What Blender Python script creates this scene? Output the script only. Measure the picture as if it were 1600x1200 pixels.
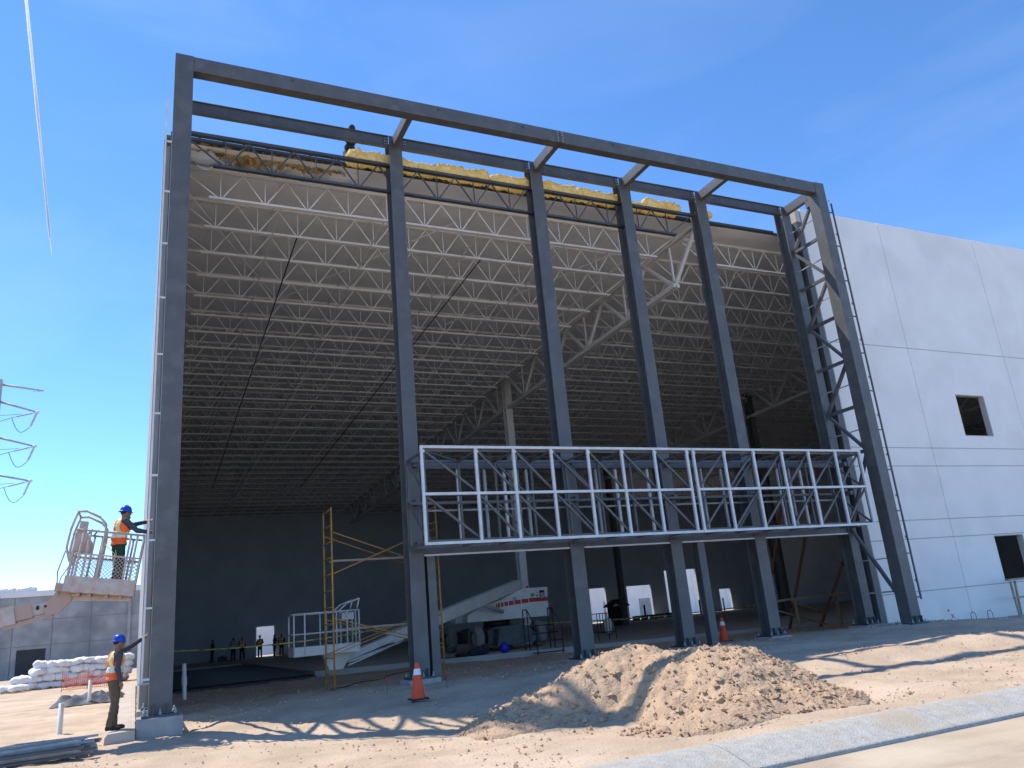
import bpy, bmesh, math, random
import numpy as np
from mathutils import Vector, Matrix, noise
random.seed(7)
for o in list(bpy.data.objects): bpy.data.objects.remove(o)
scn = bpy.context.scene
COL = scn.collection
V = Vector

# ------------------------------------------------------------------ camera
cam = bpy.data.cameras.new('camera'); camo = bpy.data.objects.new('camera', cam); COL.objects.link(camo)
cam.sensor_fit = 'HORIZONTAL'; cam.sensor_width = 36; cam.lens = 36*1225/1600
cam.clip_start = .1; cam.clip_end = 90000
camo.matrix_world = Matrix(((0.90650359, -0.04256904, -0.42004657, 0),
                            (-0.41308181, -0.29505843, -0.86157063, 0),
                            (-0.08726205, 0.95453046, -0.28505602, 1.5), (0, 0, 0, 1)))
scn.camera = camo
# ------------------------------------------------------------------ light
SUN = V((-6.2, 7.2, 15.8)).normalized()          # towards the sun
world = bpy.data.worlds.new('World'); scn.world = world; world.use_nodes = True
wn = world.node_tree.nodes; wl = world.node_tree.links
sky = wn.new('ShaderNodeTexSky'); sky.sky_type = 'NISHITA'; sky.sun_disc = False
sky.sun_elevation = math.asin(SUN.z); sky.sun_rotation = math.atan2(SUN.x, SUN.y)
sky.altitude = 2000; sky.air_density = 0.75; sky.dust_density = 0.0; sky.ozone_density = 3.0
bg = wn['Background']; bg.inputs['Strength'].default_value = 0.138
hs = wn.new('ShaderNodeHueSaturation'); hs.inputs['Saturation'].default_value = 1.15; wl.new(sky.outputs[0], hs.inputs['Color'])
tc = wn.new('ShaderNodeTexCoord'); mp = wn.new('ShaderNodeMapping'); mp.inputs['Scale'].default_value = (1.6, .8, 5); mp.inputs['Rotation'].default_value = (.3, .2, .5)
wl.new(tc.outputs['Generated'], mp.inputs[0]); cz = wn.new('ShaderNodeTexNoise'); cz.inputs['Scale'].default_value = 1.7; cz.inputs['Detail'].default_value = 9; cz.inputs['Distortion'].default_value = .8
wl.new(mp.outputs[0], cz.inputs['Vector']); cr = wn.new('ShaderNodeMapRange'); cr.inputs[1].default_value = .48; cr.inputs[2].default_value = .85; cr.inputs[4].default_value = .07; wl.new(cz.outputs[0], cr.inputs[0])
cm = wn.new('ShaderNodeMix'); cm.data_type = 'RGBA'; cm.inputs[7].default_value = (4.6, 5.0, 5.6, 1)      # thin cirrus veil
wl.new(cr.outputs[0], cm.inputs[0]); wl.new(hs.outputs[0], cm.inputs[6]); wl.new(cm.outputs[2], bg.inputs[0])
sl = bpy.data.lights.new('sun', 'SUN'); sl.energy = 2.28; sl.angle = math.radians(.53); sl.color = (1, .93, .83)
so = bpy.data.objects.new('sun', sl); COL.objects.link(so)
so.rotation_euler = (-SUN).to_track_quat('-Z', 'Y').to_euler(); so.location = SUN*60
scn.view_settings.view_transform = 'Standard'; scn.view_settings.look = 'None'
scn.view_settings.exposure = 1.36; scn.view_settings.gamma = 1
scn.render.engine = 'CYCLES'
scn.cycles.max_bounces = 8; scn.cycles.diffuse_bounces = 6

# ------------------------------------------------------------------ materials
MATS = {}
def mat(name, c, rough=.7, c2=None, scale=3., bump=0., bscale=None, metal=0., detail=6., spread=(.35, .65), c3=None, s3=.4, stretch=None):
    m = bpy.data.materials.new(name); m.use_nodes = True; n = m.node_tree.nodes; l = m.node_tree.links
    b = n['Principled BSDF']; b.inputs['Roughness'].default_value = rough; b.inputs['Metallic'].default_value = metal
    b.inputs['Base Color'].default_value = (*c, 1)
    if c2 or bump:
        g = n.new('ShaderNodeNewGeometry'); src = g.outputs['Position']
        if stretch:
            mp = n.new('ShaderNodeVectorMath'); mp.operation = 'MULTIPLY'; mp.inputs[1].default_value = stretch
            l.new(src, mp.inputs[0]); src = mp.outputs[0]
    if c2:
        t = n.new('ShaderNodeTexNoise'); t.inputs['Scale'].default_value = scale; t.inputs['Detail'].default_value = detail
        l.new(src, t.inputs['Vector'])
        r = n.new('ShaderNodeValToRGB'); r.color_ramp.elements[0].position = spread[0]; r.color_ramp.elements[1].position = spread[1]
        r.color_ramp.elements[0].color = (*c, 1); r.color_ramp.elements[1].color = (*c2, 1)
        l.new(t.outputs[0], r.inputs[0]); out = r.outputs[0]
        if c3:
            t3 = n.new('ShaderNodeTexNoise'); t3.inputs['Scale'].default_value = s3; t3.inputs['Detail'].default_value = 8
            l.new(g.outputs['Position'], t3.inputs['Vector'])
            r3 = n.new('ShaderNodeValToRGB'); r3.color_ramp.elements[0].position = .5; r3.color_ramp.elements[1].position = .68
            mx = n.new('ShaderNodeMix'); mx.data_type = 'RGBA'; mx.inputs[7].default_value = (*c3, 1)
            l.new(t3.outputs[0], r3.inputs[0]); l.new(r3.outputs[0], mx.inputs[0]); l.new(out, mx.inputs[6]); out = mx.outputs[2]
        l.new(out, b.inputs['Base Color'])
    if bump:
        t2 = n.new('ShaderNodeTexNoise'); t2.inputs['Scale'].default_value = bscale or scale*3; t2.inputs['Detail'].default_value = 8
        l.new(src, t2.inputs['Vector'])
        bp = n.new('ShaderNodeBump'); bp.inputs['Strength'].default_value = bump; bp.inputs['Distance'].default_value = .03
        l.new(t2.outputs[0], bp.inputs['Height']); l.new(bp.outputs[0], b.inputs['Normal'])
    MATS[name] = m; return m
mat('steel', (.088, .088, .088), .5, (.108, .108, .106), 1.7, .05, 30, c3=(.125, .124, .12), s3=2.6, spread=(.3, .7))
mat('steel_dark', (.05, .058, .068), .55, (.075, .082, .09), 3)
mat('galv', (.68, .68, .67), .45, (.56, .57, .57), 4)
mat('galv_dull', (.30, .31, .31), .5, (.4, .41, .40), 5)
mat('joist', (.79, .79, .785), .6, (.72, .72, .715), 2)
mat('liner', (.86, .865, .87), .5, (.77, .78, .79), .9, .15, 5)
mat('deck', (.12, .13, .14), .6)
mat('yellow_wool', (.95, .82, .44), .95, (.86, .66, .26), 9, 1., 24, c3=(.95, .86, .58), s3=4)
mat('brown_wool', (.45, .29, .10), .95, (.62, .43, .18), 6, .9, 25)
mat('white_wall', (.84, .81, .77), .75, (.79, .76, .725), .7, .08, 40, c3=(.75, .72, .685), s3=.5)
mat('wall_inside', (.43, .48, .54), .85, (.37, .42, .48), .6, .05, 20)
mat('reveal', (.55, .53, .47), .8)
mat('joint', (.40, .39, .38), .8)
mat('joint_patch', (.70, .675, .645), .85)
mat('concrete', (.40, .385, .36), .85, (.30, .29, .27), 2.2, .25, 25)
mat('bg_concrete', (.30, .30, .29), .85, (.40, .395, .38), .9, .05, 6, c3=(.22, .225, .23), s3=.25)
mat('kerb', (.47, .445, .395), .9, (.36, .34, .30), 9, .6, 45, c3=(.42, .35, .265), s3=1.4, spread=(.3, .7))
mat('slab', (.44, .42, .39), .7, (.36, .34, .315), .7, .1, 15)
mat('sand', (.52, .39, .27), .95, (.41, .305, .21), 1.1, .7, 22, c3=(.58, .45, .33), s3=.35)
mat('road', (.45, .36, .255), .95, (.37, .29, .205), 1.6, .4, 18, c3=(.52, .43, .31), s3=.5, stretch=(.35, 1.6, 1))
mat('pile', (.50, .35, .22), .95, (.40, .275, .175), 3.5, .9, 26)
mat('rock', (.46, .33, .22), .95, (.56, .44, .33), 4)
mat('dusty_concrete', (.46, .37, .285), .9, (.40, .33, .26), 2.5, .3, 20, c3=(.45, .41, .36), s3=1.2)
mat('black_sheet', (.012, .014, .018), .5, (.02, .023, .03), 3)
mat('white_paint', (.66, .65, .62), .45, (.57, .56, .52), 2.5)
mat('dusty_paint', (.55, .48, .42), .75, (.44, .375, .32), 7, .15, 30, c3=(.50, .33, .26), s3=4)
mat('dusty_pink', (.48, .30, .23), .75, (.40, .32, .27), 6)
mat('red', (.42, .02, .03), .45)
mat('green', (.05, .35, .05), .5)
mat('dark_green', (.05, .075, .075), .6, (.09, .11, .11), 4)
mat('tyre', (.17, .165, .155), .9, (.25, .24, .22), 6)
mat('black', (.012, .012, .014), .55)
mat('orange', (.85, .085, .02), .6, (.72, .07, .02), 8)
mat('vest', (1., .17, .03), .65, (.9, .13, .02), 14)
mat('reflect', (.72, .74, .30), .5)
mat('silver', (.70, .72, .66), .4)
mat('hat_blue', (.015, .07, .50), .3)
mat('hat_white', (.8, .8, .8), .3)
mat('blue', (.01, .012, .38), .5)
mat('shirt', (.05, .054, .068), .9, (.07, .074, .09), 20)
mat('shirt2', (.02, .022, .028), .9)
mat('trousers', (.15, .105, .06), .9, (.115, .08, .045), 16)
mat('trousers_dark', (.018, .024, .038), .9)
mat('trousers_green', (.02, .05, .035), .9)
mat('skin', (.28, .15, .09), .6)
mat('boots', (.03, .026, .022), .8)
mat('hair', (.012, .01, .008), .8)
mat('scaffold', (.55, .27, .025), .55, (.40, .19, .03), 6, c3=(.30, .22, .14), s3=4)
mat('wood', (.36, .24, .12), .8, (.28, .18, .09), 5)
mat('plank', (.42, .34, .26), .85, (.30, .24, .18), 6)
mat('rust', (.22, .075, .03), .8, (.15, .06, .03), 4)
mat('bag', (.78, .78, .78), .7, (.68, .68, .69), 5, .5, 14)
mat('net', (.85, .16, .06), .7)
mat('pvc', (.70, .67, .60), .5)
mat('tape', (.42, .37, .07), .6, (.10, .09, .04), 6, spread=(.5, .56))
mat('steel_stud', (.17, .18, .185), .45, (.26, .27, .275), 7, metal=.3)
mat('insulator', (.45, .42, .36), .4)
mat('wire', (.08, .08, .085), .6)
mat('red_paint', (.55, .03, .04), .7)
mt = bpy.data.materials.new('contrail'); mt.use_nodes = True; n = mt.node_tree.nodes; n.remove(n['Principled BSDF'])
pv = n.new('ShaderNodeVolumePrincipled'); pv.inputs['Color'].default_value = (1, 1, 1, 1); pv.inputs['Density'].default_value = .03; pv.inputs['Anisotropy'].default_value = .75
mt.node_tree.links.new(pv.outputs[0], n['Material Output'].inputs['Volume']); MATS['contrail'] = mt
for k in ('yellow_wool', 'brown_wool'):
    n = MATS[k].node_tree.nodes; l = MATS[k].node_tree.links; b = n['Principled BSDF']; tl = n.new('ShaderNodeBsdfTranslucent'); mx = n.new('ShaderNodeMixShader'); mx.inputs[0].default_value = .4
    l.new(b.inputs['Base Color'].links[0].from_socket, tl.inputs[0]); l.new(b.outputs[0], mx.inputs[1]); l.new(tl.outputs[0], mx.inputs[2]); l.new(mx.outputs[0], n['Material Output'].inputs[0])
# ------------------------------------------------------------------ helpers
def tag(o, label=None, cat=None, group=None, kind=None):
    if label: o['label'] = label
    if cat: o['category'] = cat
    if group: o['group'] = group
    if kind: o['kind'] = kind
    return o
def empty(name, loc=(0, 0, 0), label=None, cat=None, group=None, kind=None, rz=0):
    o = bpy.data.objects.new(name, None); COL.objects.link(o); o.location = loc; o.rotation_euler[2] = rz
    o.empty_display_size = .2
    return tag(o, label, cat, group, kind)
class MB:
    def __init__(s): s.v = []; s.f = []; s.m = []; s.sm = []
    def add(s, vs, fs, mi=0, smooth=False):
        b = len(s.v); s.v += [tuple(p) for p in vs]
        for f in fs: s.f.append([i+b for i in f]); s.m.append(mi); s.sm.append(smooth)
        return s
    def box(s, x0, x1, y0, y1, z0, z1, mi=0):
        vs = [(x, y, z) for z in (z0, z1) for y in (y0, y1) for x in (x0, x1)]
        return s.add(vs, [(0, 2, 3, 1), (4, 5, 7, 6), (0, 1, 5, 4), (2, 6, 7, 3), (0, 4, 6, 2), (1, 3, 7, 5)], mi)
    def bar(s, p, q, w, h=None, up=(0, 0, 1), mi=0):
        p, q = V(p), V(q); h = h or w; d = (q-p).normalized(); u = V(up)
        if abs(d.dot(u)) > .98: u = V((0, 1, 0))
        a = d.cross(u).normalized(); b = a.cross(d).normalized()
        vs = [c+a*(i*w/2)+b*(j*h/2) for c in (p, q) for j in (-1, 1) for i in (-1, 1)]
        return s.add(vs, [(0, 1, 3, 2), (4, 6, 7, 5), (0, 4, 5, 1), (2, 3, 7, 6), (0, 2, 6, 4), (1, 5, 7, 3)], mi)
    def tube(s, p, q, r, r2=None, n=8, mi=0, caps=True):
        p, q = V(p), V(q); r2 = r if r2 is None else r2; d = (q-p).normalized()
        a = d.orthogonal().normalized(); b = d.cross(a)
        vs = [c+(a*math.cos(t*2*math.pi/n)+b*math.sin(t*2*math.pi/n))*rr for c, rr in ((p, r), (q, r2)) for t in range(n)]
        s.add(vs, [(i, (i+1) % n, n+(i+1) % n, n+i) for i in range(n)], mi, True)
        if caps:
            k = len(s.v)-2*n
            s.f += [[k+i for i in reversed(range(n))], [k+n+i for i in range(n)]]; s.m += [mi]*2; s.sm += [False]*2
        return s
    def path(s, pts, r, n=6, mi=0):
        for a, b in zip(pts[:-1], pts[1:]): s.tube(a, b, r, n=n, mi=mi)
        return s
    def ell(s, c, rx, ry, rz, n=12, k=8, mi=0):
        vs = [V(c)+V((rx*math.sin(math.pi*j/k)*math.cos(2*math.pi*i/n), ry*math.sin(math.pi*j/k)*math.sin(2*math.pi*i/n), rz*math.cos(math.pi*j/k))) for j in range(k+1) for i in range(n)]
        return s.add(vs, [(j*n+i, (j+1)*n+i, (j+1)*n+(i+1) % n, j*n+(i+1) % n) for j in range(k) for i in range(n)], mi, True)
    def cap(s, p, q, r1, r2, n=10, k=3, mi=0):
        p, q = V(p), V(q); d = (q-p).normalized(); a = d.orthogonal().normalized(); b = d.cross(a); rings = []
        for j in range(k): t = (j+.35)/k*math.pi/2; rings.append((p-d*r1*math.cos(t), r1*math.sin(t)))
        rings += [(p, r1), (q, r2)]
        for j in range(k): t = (k-j-.65)/k*math.pi/2; rings.append((q+d*r2*math.cos(t), r2*math.sin(t)))
        vs = [c+(a*math.cos(2*math.pi*i/n)+b*math.sin(2*math.pi*i/n))*r for c, r in rings for i in range(n)]
        m = len(rings)
        fs = [(j*n+i, j*n+(i+1) % n, (j+1)*n+(i+1) % n, (j+1)*n+i) for j in range(m-1) for i in range(n)]
        fs += [tuple(reversed(range(n))), tuple((m-1)*n+i for i in range(n))]
        return s.add(vs, fs, mi, True)
    def lathe(s, prof, n=20, c=(0, 0, 0), mi=0, smooth=True):
        vs = [(c[0]+r*math.cos(2*math.pi*i/n), c[1]+r*math.sin(2*math.pi*i/n), c[2]+z) for r, z in prof for i in range(n)]
        m = len(prof)
        return s.add(vs, [(j*n+i, j*n+(i+1) % n, (j+1)*n+(i+1) % n, (j+1)*n+i) for j in range(m-1) for i in range(n)], mi, smooth)
    def prism(s, poly, y0, y1, mi=0):            # poly of (x, z), extruded along y
        n = len(poly); vs = [(x, y0, z) for x, z in poly]+[(x, y1, z) for x, z in poly]
        s.add(vs, [tuple(range(n)), tuple(reversed(range(n, 2*n)))]+[(i, n+i, n+(i+1) % n, (i+1) % n) for i in range(n)], mi)
        return s
    def grid(s, P, mi=0, smooth=True):            # P[j][i] points
        h, w = len(P), len(P[0]); vs = [p for r in P for p in r]
        return s.add(vs, [(j*w+i, j*w+i+1, (j+1)*w+i+1, (j+1)*w+i) for j in range(h-1) for i in range(w-1)], mi, smooth)
    def mesh(s, name, mats):
        me = bpy.data.meshes.new(name); me.from_pydata(s.v, [], s.f)
        for m in (mats if isinstance(mats, (list, tuple)) else [mats]): me.materials.append(MATS[m])
        me.polygons.foreach_set('material_index', s.m); me.polygons.foreach_set('use_smooth', s.sm)
        bm = bmesh.new(); bm.from_mesh(me); bmesh.ops.recalc_face_normals(bm, faces=bm.faces); bm.to_mesh(me); bm.free()
        return me
    def build(s, name, mats, parent=None, bevel=0, **kw):
        o = bpy.data.objects.new(name, s.mesh(name, mats)); COL.objects.link(o)
        if parent: o.parent = parent
        if bevel:
            b = o.modifiers.new('bevel', 'BEVEL'); b.width = bevel; b.segments = 2; b.limit_method = 'ANGLE'
        return tag(o, **kw)
def link_mesh(name, me, parent=None, loc=(0, 0, 0), rot=(0, 0, 0), sc=(1, 1, 1)):
    o = bpy.data.objects.new(name, me); COL.objects.link(o); o.location = loc; o.rotation_euler = rot; o.scale = sc
    if parent: o.parent = parent
    return o
def copy_tree(o, parent=None):
    c = o.copy(); COL.objects.link(c); c.parent = parent
    for ch in list(o.children): copy_tree(ch, c)
    return c
def N(x, y, z=0.): return noise.noise(V((x, y, z)))

# ------------------------------------------------------------------ ground
CP = np.array([(.3, 18, -.08), (-.5, 16, -.15), (2, 16, -.19), (3, 14.3, -.22), (4.5, 12.7, -.22), (6, 11, -.15), (4.5, 9, -.12), (2, 9, -.15),
 (8, 8.2, -.03), (12, 8.2, -.02), (16, 8.2, -.02), (24, 8.2, -.02), (0, 8, -.08), (-6, 8, -.08), (13.8, 12.7, .23), (17, 12.7, .23), (13.4, 10.9, .0), (16.3, 10.9, .0), (20, 11, .05),
 (22, 18, .24), (18, 18, .2), (25, 18.5, .1), (28, 19, -.1), (32, 18, -.1), (26, 19.6, .05), (30, 14, .1), (14, 19.8, .2), (11, 19.8, .18), (6.5, 19.8, .15), (5.5, 17, -.03),
 (10, 16, .05), (14, 15, .2), (4.5, 21, .13), (7.5, 21, .1), (2, 21, .05), (2, 25, 0), (6, 29, 0), (12, 28, 0), (18, 26, .03), (25, 25, .06), (-1.5, 22, -.1), (-2, 17, -.1),
 (-6, 20, -.1), (-3, 33, 0), (-5, 55, 0), (-15, 60, 0), (0, 12, -.2), (-5, 12, -.2), (40, 18, -.1), (40, 12, 0), (3, 38, -.04), (4, 50, -.04)])
def gh(x, y):
    x = np.asarray(x, float); y = np.asarray(y, float)
    d = (x[..., None]-CP[:, 0])**2+(y[..., None]-CP[:, 1])**2
    w = 1/(d+.35)**2
    z = (w*CP[:, 2]).sum(-1)/w.sum(-1)
    far = np.clip((np.hypot(x, y)-70)/60, 0, 1); z = z*(1-far)+(-.05)*far
    k = np.clip((y-6.95)/.6, 0, 1); k = k*k*(3-2*k)
    z = -.2*(1-k)+(z-.02*(1-np.clip((y-7.6)/.8, 0, 1)))*k
    return z
def gz(x, y): return float(gh(np.array(x), np.array(y)))
def axis(a, b, st, lo, hi):
    r = list(np.arange(a, b+1e-6, st)); s = st; v = r[-1]
    while v < hi: s *= 1.25; v += s; r.append(v)
    s = st; v = r[0]
    while v > lo: s *= 1.25; v -= s; r.insert(0, v)
    return np.array(r)
gx = axis(-8, 30, .13, -2500, 2500); gy = axis(5.5, 24, .12, -2500, 4000)
GX, GY = np.meshgrid(gx, gy); GZ = gh(GX, GY)
verts = []
for j in range(len(gy)):
    for i in range(len(gx)):
        x, y, z = GX[j, i], GY[j, i], GZ[j, i]
        if -10 < x < 34 and y < 40:
            if y > 7.7:
                a = min(1, (y-7.7)/.6)
                z += a*(.045*N(x*.8, y*.8)+.03*N(x*2.6, y*2.6, 4)+.02*N(x*6, y*6, 9)+.018*N(x*12, y*12, 3))
                for c_ in (8.75, 9.05, 10.35, 10.62): z -= a*.022*math.exp(-((y-c_-.3*math.sin(x*.32+1))/.09)**2)
            elif y < 6.9: z += .008*N(x*.8, y*2.5, 2)
        verts.append((x, y, z))
W = len(gx)
faces = [(j*W+i, j*W+i+1, (j+1)*W+i+1, (j+1)*W+i) for j in range(len(gy)-1) for i in range(W-1)]
me = bpy.data.meshes.new('ground'); me.from_pydata(verts, [], faces)
me.materials.append(MATS['sand']); me.materials.append(MATS['road'])
me.polygons.foreach_set('use_smooth', [True]*len(faces))
me.polygons.foreach_set('material_index', [1 if verts[f[0]][1] < 7.1 else 0 for f in faces])
g = bpy.data.objects.new('ground', me); COL.objects.link(g); tag(g, kind='structure')

# kerb : rolled concrete gutter in segments
kb = empty('kerb', (0, 0, 0), kind='structure')
prof = [(6.93, -.30), (6.93, -.165), (6.96, -.152), (7.03, -.135), (7.14, -.095), (7.3, -.045), (7.46, -.008), (7.6, .004), (7.68, -.004), (7.72, -.03), (7.72, -.3)]
x = -12.6
while x < 36:
    L = 3.05; m = MB(); n_ = len(prof)
    vs = [(xx, y+.006*N(xx, 5), z+.004*N(xx*2, y)) for xx in (x+.006, x+L/2, x+L-.006) for y, z in prof]
    m.add(vs, [(k*n_+i, k*n_+i+1, (k+1)*n_+i+1, (k+1)*n_+i) for k in (0, 1) for i in range(n_-1)], 0, True)
    m.add([vs[i] for i in range(n_)], [tuple(range(n_))]); m.add([vs[2*n_+i] for i in range(n_)], [tuple(reversed(range(n_)))])
    m.build('kerb_segment', 'kerb', kb); x += L

# dirt pile
def pile_h(x, y):
    t = 0; wx = x+.16*N(x*.9, y*.9, 7); wy = y+.16*N(x*.9, y*.9, 17)
    for cx, cy, rx, ry, h in ((7.85, 12.6, 2.2, 1.75, .95), (8.45, 11.15, 1.75, 2.3, .95), (7.5, 9.5, 1.8, .95, .24), (6.3, 12.7, 1.7, 1.05, .46), (8.6, 9.6, 1.3, 1.25, .32)):
        d = math.hypot((wx-cx)/rx, (wy-cy)/ry); e = max(0, 1-d)
        e = e*1.42 if e < .55 else .781+.36*(e-.55)
        t += (h*e)**4
    t = t**.25
    def line(ax, ay, bx, by):
        u = ((wx-ax)*(bx-ax)+(wy-ay)*(by-ay))/((bx-ax)**2+(by-ay)**2); u = max(0, min(1, u))
        px, py = ax+u*(bx-ax), ay+u*(by-ay); return (wx-px)*(by-ay)-(wy-py)*(bx-ax), math.hypot(wx-px, wy-py)
    k = min(1, max(0, t)/.35)
    sd, dd = line(8.5, 12.3, 6.6, 11.4); t -= k*.11*math.exp(-(dd/.28)**2)          # bucket scoop between the two mounds
    sd, dd = line(8.3, 12.9, 6.4, 12.1); t += k*.08*math.exp(-(dd/.3)**2)
    sd, dd = line(8.75, 12.2, 7.5, 10.2); t -= k*.09*math.exp(-(dd/.26)**2)
    if t > 0: t += min(1, t/.2)*(.08*N(x*2.1, y*2.1)+.06*N(x*5, y*5, 3)+.045*N(x*11, y*11, 5)+.03*N(x*20, y*20, 6))
    return t
m = MB(); P = []
for j in range(160):
    y = 8.1+j*.042; row = []
    for i in range(190):
        x = 3.6+i*.042; h = pile_h(x, y); row.append((x, y, gz(x, y)+(h if h > .012 else -.12)-.02))
    P.append(row)
m.grid(P)
pile = m.build('dirt_pile', 'pile', label='heap of tan dirt and rubble in front of the columns', cat='dirt pile')
def rock(m, c, s):
    q = [V((random.uniform(.6, 1.2), 0, 0)), V((-random.uniform(.6, 1.2), 0, 0)), V((0, random.uniform(.6, 1.2), 0)), V((0, -random.uniform(.6, 1.2), 0)), V((0, 0, random.uniform(.5, .9))), V((0, 0, -.5))]
    R = Matrix.Rotation(random.random()*6.28, 3, 'Z')@Matrix.Rotation(random.uniform(-.6, .6), 3, 'X')
    m.add([V(c)+(R@p)*s for p in q], [(0, 2, 4), (2, 1, 4), (1, 3, 4), (3, 0, 4), (2, 0, 5), (1, 2, 5), (3, 1, 5), (0, 3, 5)])
m = MB()
for k in range(15000):
    x, y = random.uniform(3.8, 11.3), random.uniform(8.3, 14.5); h = pile_h(x, y)
    if h < .02 and random.random() > .12: continue
    low = 1-min(1, h/.9)
    if random.random() > (.12+.25*low+.6*max(0, min(1, (x-7.0)/1.2))*max(0, min(1, (10.9-y)/.8))): continue
    rock(m, (x, y, gz(x, y)+max(0, h)-.005), random.choice((.008, .010, .012, .015, .018, .022, .03, .045))*random.uniform(.6, 1.3))
for k in range(260):
    x, y = random.uniform(4.6, 10.8), random.uniform(8.4, 14.2); h = pile_h(x, y)
    if h > .03: rock(m, (x, y, gz(x, y)+h-.01), random.uniform(.035, .085))
m.build('clod', 'pile', pile, kind='stuff')
m = MB()
for k in range(16000):
    x, y = random.uniform(-3, 26), 7.8+12.5*random.random()**1.3
    if random.random() > .35+.65*max(0, N(x*.5, y*.5, 8)+.3): continue
    rock(m, (x, y, gz(x, y)+.004), random.choice((.006, .008, .010, .013, .018, .03))*random.uniform(.6, 1.3))
for k in range(1500):
    x, y = random.uniform(.8, 24), random.uniform(19, 30)
    rock(m, (x, y, gz(x, y)+.005), random.uniform(.012, .045))
for k in range(500):                                       # spoil by the right-hand column foot
    x, y = random.gauss(23.4, .9), random.gauss(18.6, .5)
    rock(m, (x, y, gz(x, y)+.02), random.uniform(.02, .07))
m.build('gravel', 'rock', kind='stuff', label='loose stones scattered over the sandy ground', cat='gravel')

# ------------------------------------------------------------------ warehouse
bld = empty('warehouse', (12, 45, .2), 'large warehouse shell with open front, white joists and white side wall', 'building')
def B(m, name, mats, **kw):
    o = m.build(name, mats, **kw); o.parent = bld; o.matrix_parent_inverse = Matrix.Translation(-V((12, 45, .2))); return o
def Z(y): return 15.0-.03*(y-20)                # underside of the deck
YB = 75.
# floor slab
slab = MB(); poly = [(6.3, 32.6), (12, 30.4), (18.5, 28.3), (30, 26), (66, 24), (66, 75), (.3, 75), (.3, 59), (6.3, 57)]
k = len(poly); vs = [(x, y, -.25) for x, y in poly]+[(x, y, .2) for x, y in poly]
slab.add(vs, [tuple(reversed(range(k))), tuple(range(k, 2*k))]+[(i, (i+1) % k, k+(i+1) % k, k+i) for i in range(k)])
slab.build('floor_slab', 'slab', kind='structure')
# unpoured bay with dark membrane and rebar mat
m = MB(); m.box(.35, 6.25, 32, 58, -.2, .06); pit = m.build('membrane', 'black_sheet', kind='structure')
m = MB()
for i in range(20): m.tube((.5+i*.3, 32.1, .12), (.5+i*.3, 57, .12), .012, n=4)
for i in range(60): m.tube((.4, 32.2+i*.4, .14), (6.2, 32.2+i*.4, .14), .012, n=4)
tag(m.build('rebar_mat', 'wire'), 'dark rebar mat laid in the unpoured floor bay', 'rebar mat')
# roof deck + liner
m = MB(); x0, x1 = .12, 66
m.add([(x0, 20.6, Z(20.6)+.05), (x1, 20.6, Z(20.6)+.05), (x1, YB, Z(YB)+.05), (x0, YB, Z(YB)+.05), (x0, 20.6, Z(20.6)+.12), (x1, 20.6, Z(20.6)+.12), (x1, YB, Z(YB)+.2), (x0, YB, Z(YB)+.2)],
      [(0, 3, 2, 1), (4, 5, 6, 7), (0, 1, 5, 4), (1, 2, 6, 5), (2, 3, 7, 6), (3, 0, 4, 7)])
roof = B(m, 'roof_deck', 'deck')
JY = [20.15]+[21.75+1.7*k for k in range(32) if 21.75+1.7*k < YB-.3]
m = MB(); P = []
ys = np.arange(20.5, YB, .17)
for y in ys:
    row = []
    for x in np.arange(.3, 66.2, .6):
        s = abs(math.sin(math.pi*(y-21.75)/1.7)); row.append((x, y, Z(y)-.01-.10*s**.7-.025*N(x*.5, y*1.2)))
    P.append(row)
m.grid(P); B(m, 'ceiling_liner', 'liner')
m = MB(); m.bar((.66, 20.56, Z(20.4)+.09), (22, 20.56, Z(20.4)+.09), .04, .09)
B(m, 'deck_edge', 'steel_dark')
for i in range(13):
    m = MB(); X = .9+i*.62+.1*random.random(); m.box(X, X+.07, 20.5, 20.6, Z(20.4)+.14, Z(20.4)+.20); B(m, 'deck_clip', 'galv')
# joists
def joist_mesh(L, name, mt, d=.95):
    m = MB(); m.bar((0, -.045, -.05), (L, -.045, -.05), .05, .09); m.bar((0, .045, -.05), (L, .045, -.05), .05, .09)
    m.bar((.9, -.04, -d), (L-.9, -.04, -d), .045, .07); m.bar((.9, .04, -d), (L-.9, .04, -d), .045, .07)
    nb = round((L-1.2)/1.22); p = (L-1.2)/nb
    for i in range(nb):
        xb = .6+p*(i+.5); xt0, xt1 = .6+p*i, .6+p*(i+1)
        if i == 0: xt0 = .05
        if i == nb-1: xt1 = L-.05
        m.bar((xt0, 0, -.08), (xb-.02, 0, -d), .032, .038); m.bar((xt1, 0, -.08), (xb+.02, 0, -d), .032, .038); m.bar((xb, 0, -.08), (xb, 0, -d), .026, .03)
    return m.mesh(name, mt)
spans = [(.45, 18.0), (18.25, 35.3), (35.55, 52.6), (52.8, 65.9)]
jm = [joist_mesh(b-a, 'joist', 'joist') for a, b in spans]; jd = joist_mesh(17.3, 'joist', 'steel_dark')
off = V((12, 45, .2))
for k, y in enumerate(JY):
    for s, (a, b) in enumerate(spans):
        me = jd if (k == 0 and s == 0) else jm[s]
        if k == 0 and s > 0: continue
        if s > 1 and k > 22: continue
        link_mesh('joist', me, bld, V((a, y, Z(y)+(.04 if k == 0 else 0)-.02))-off)
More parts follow.
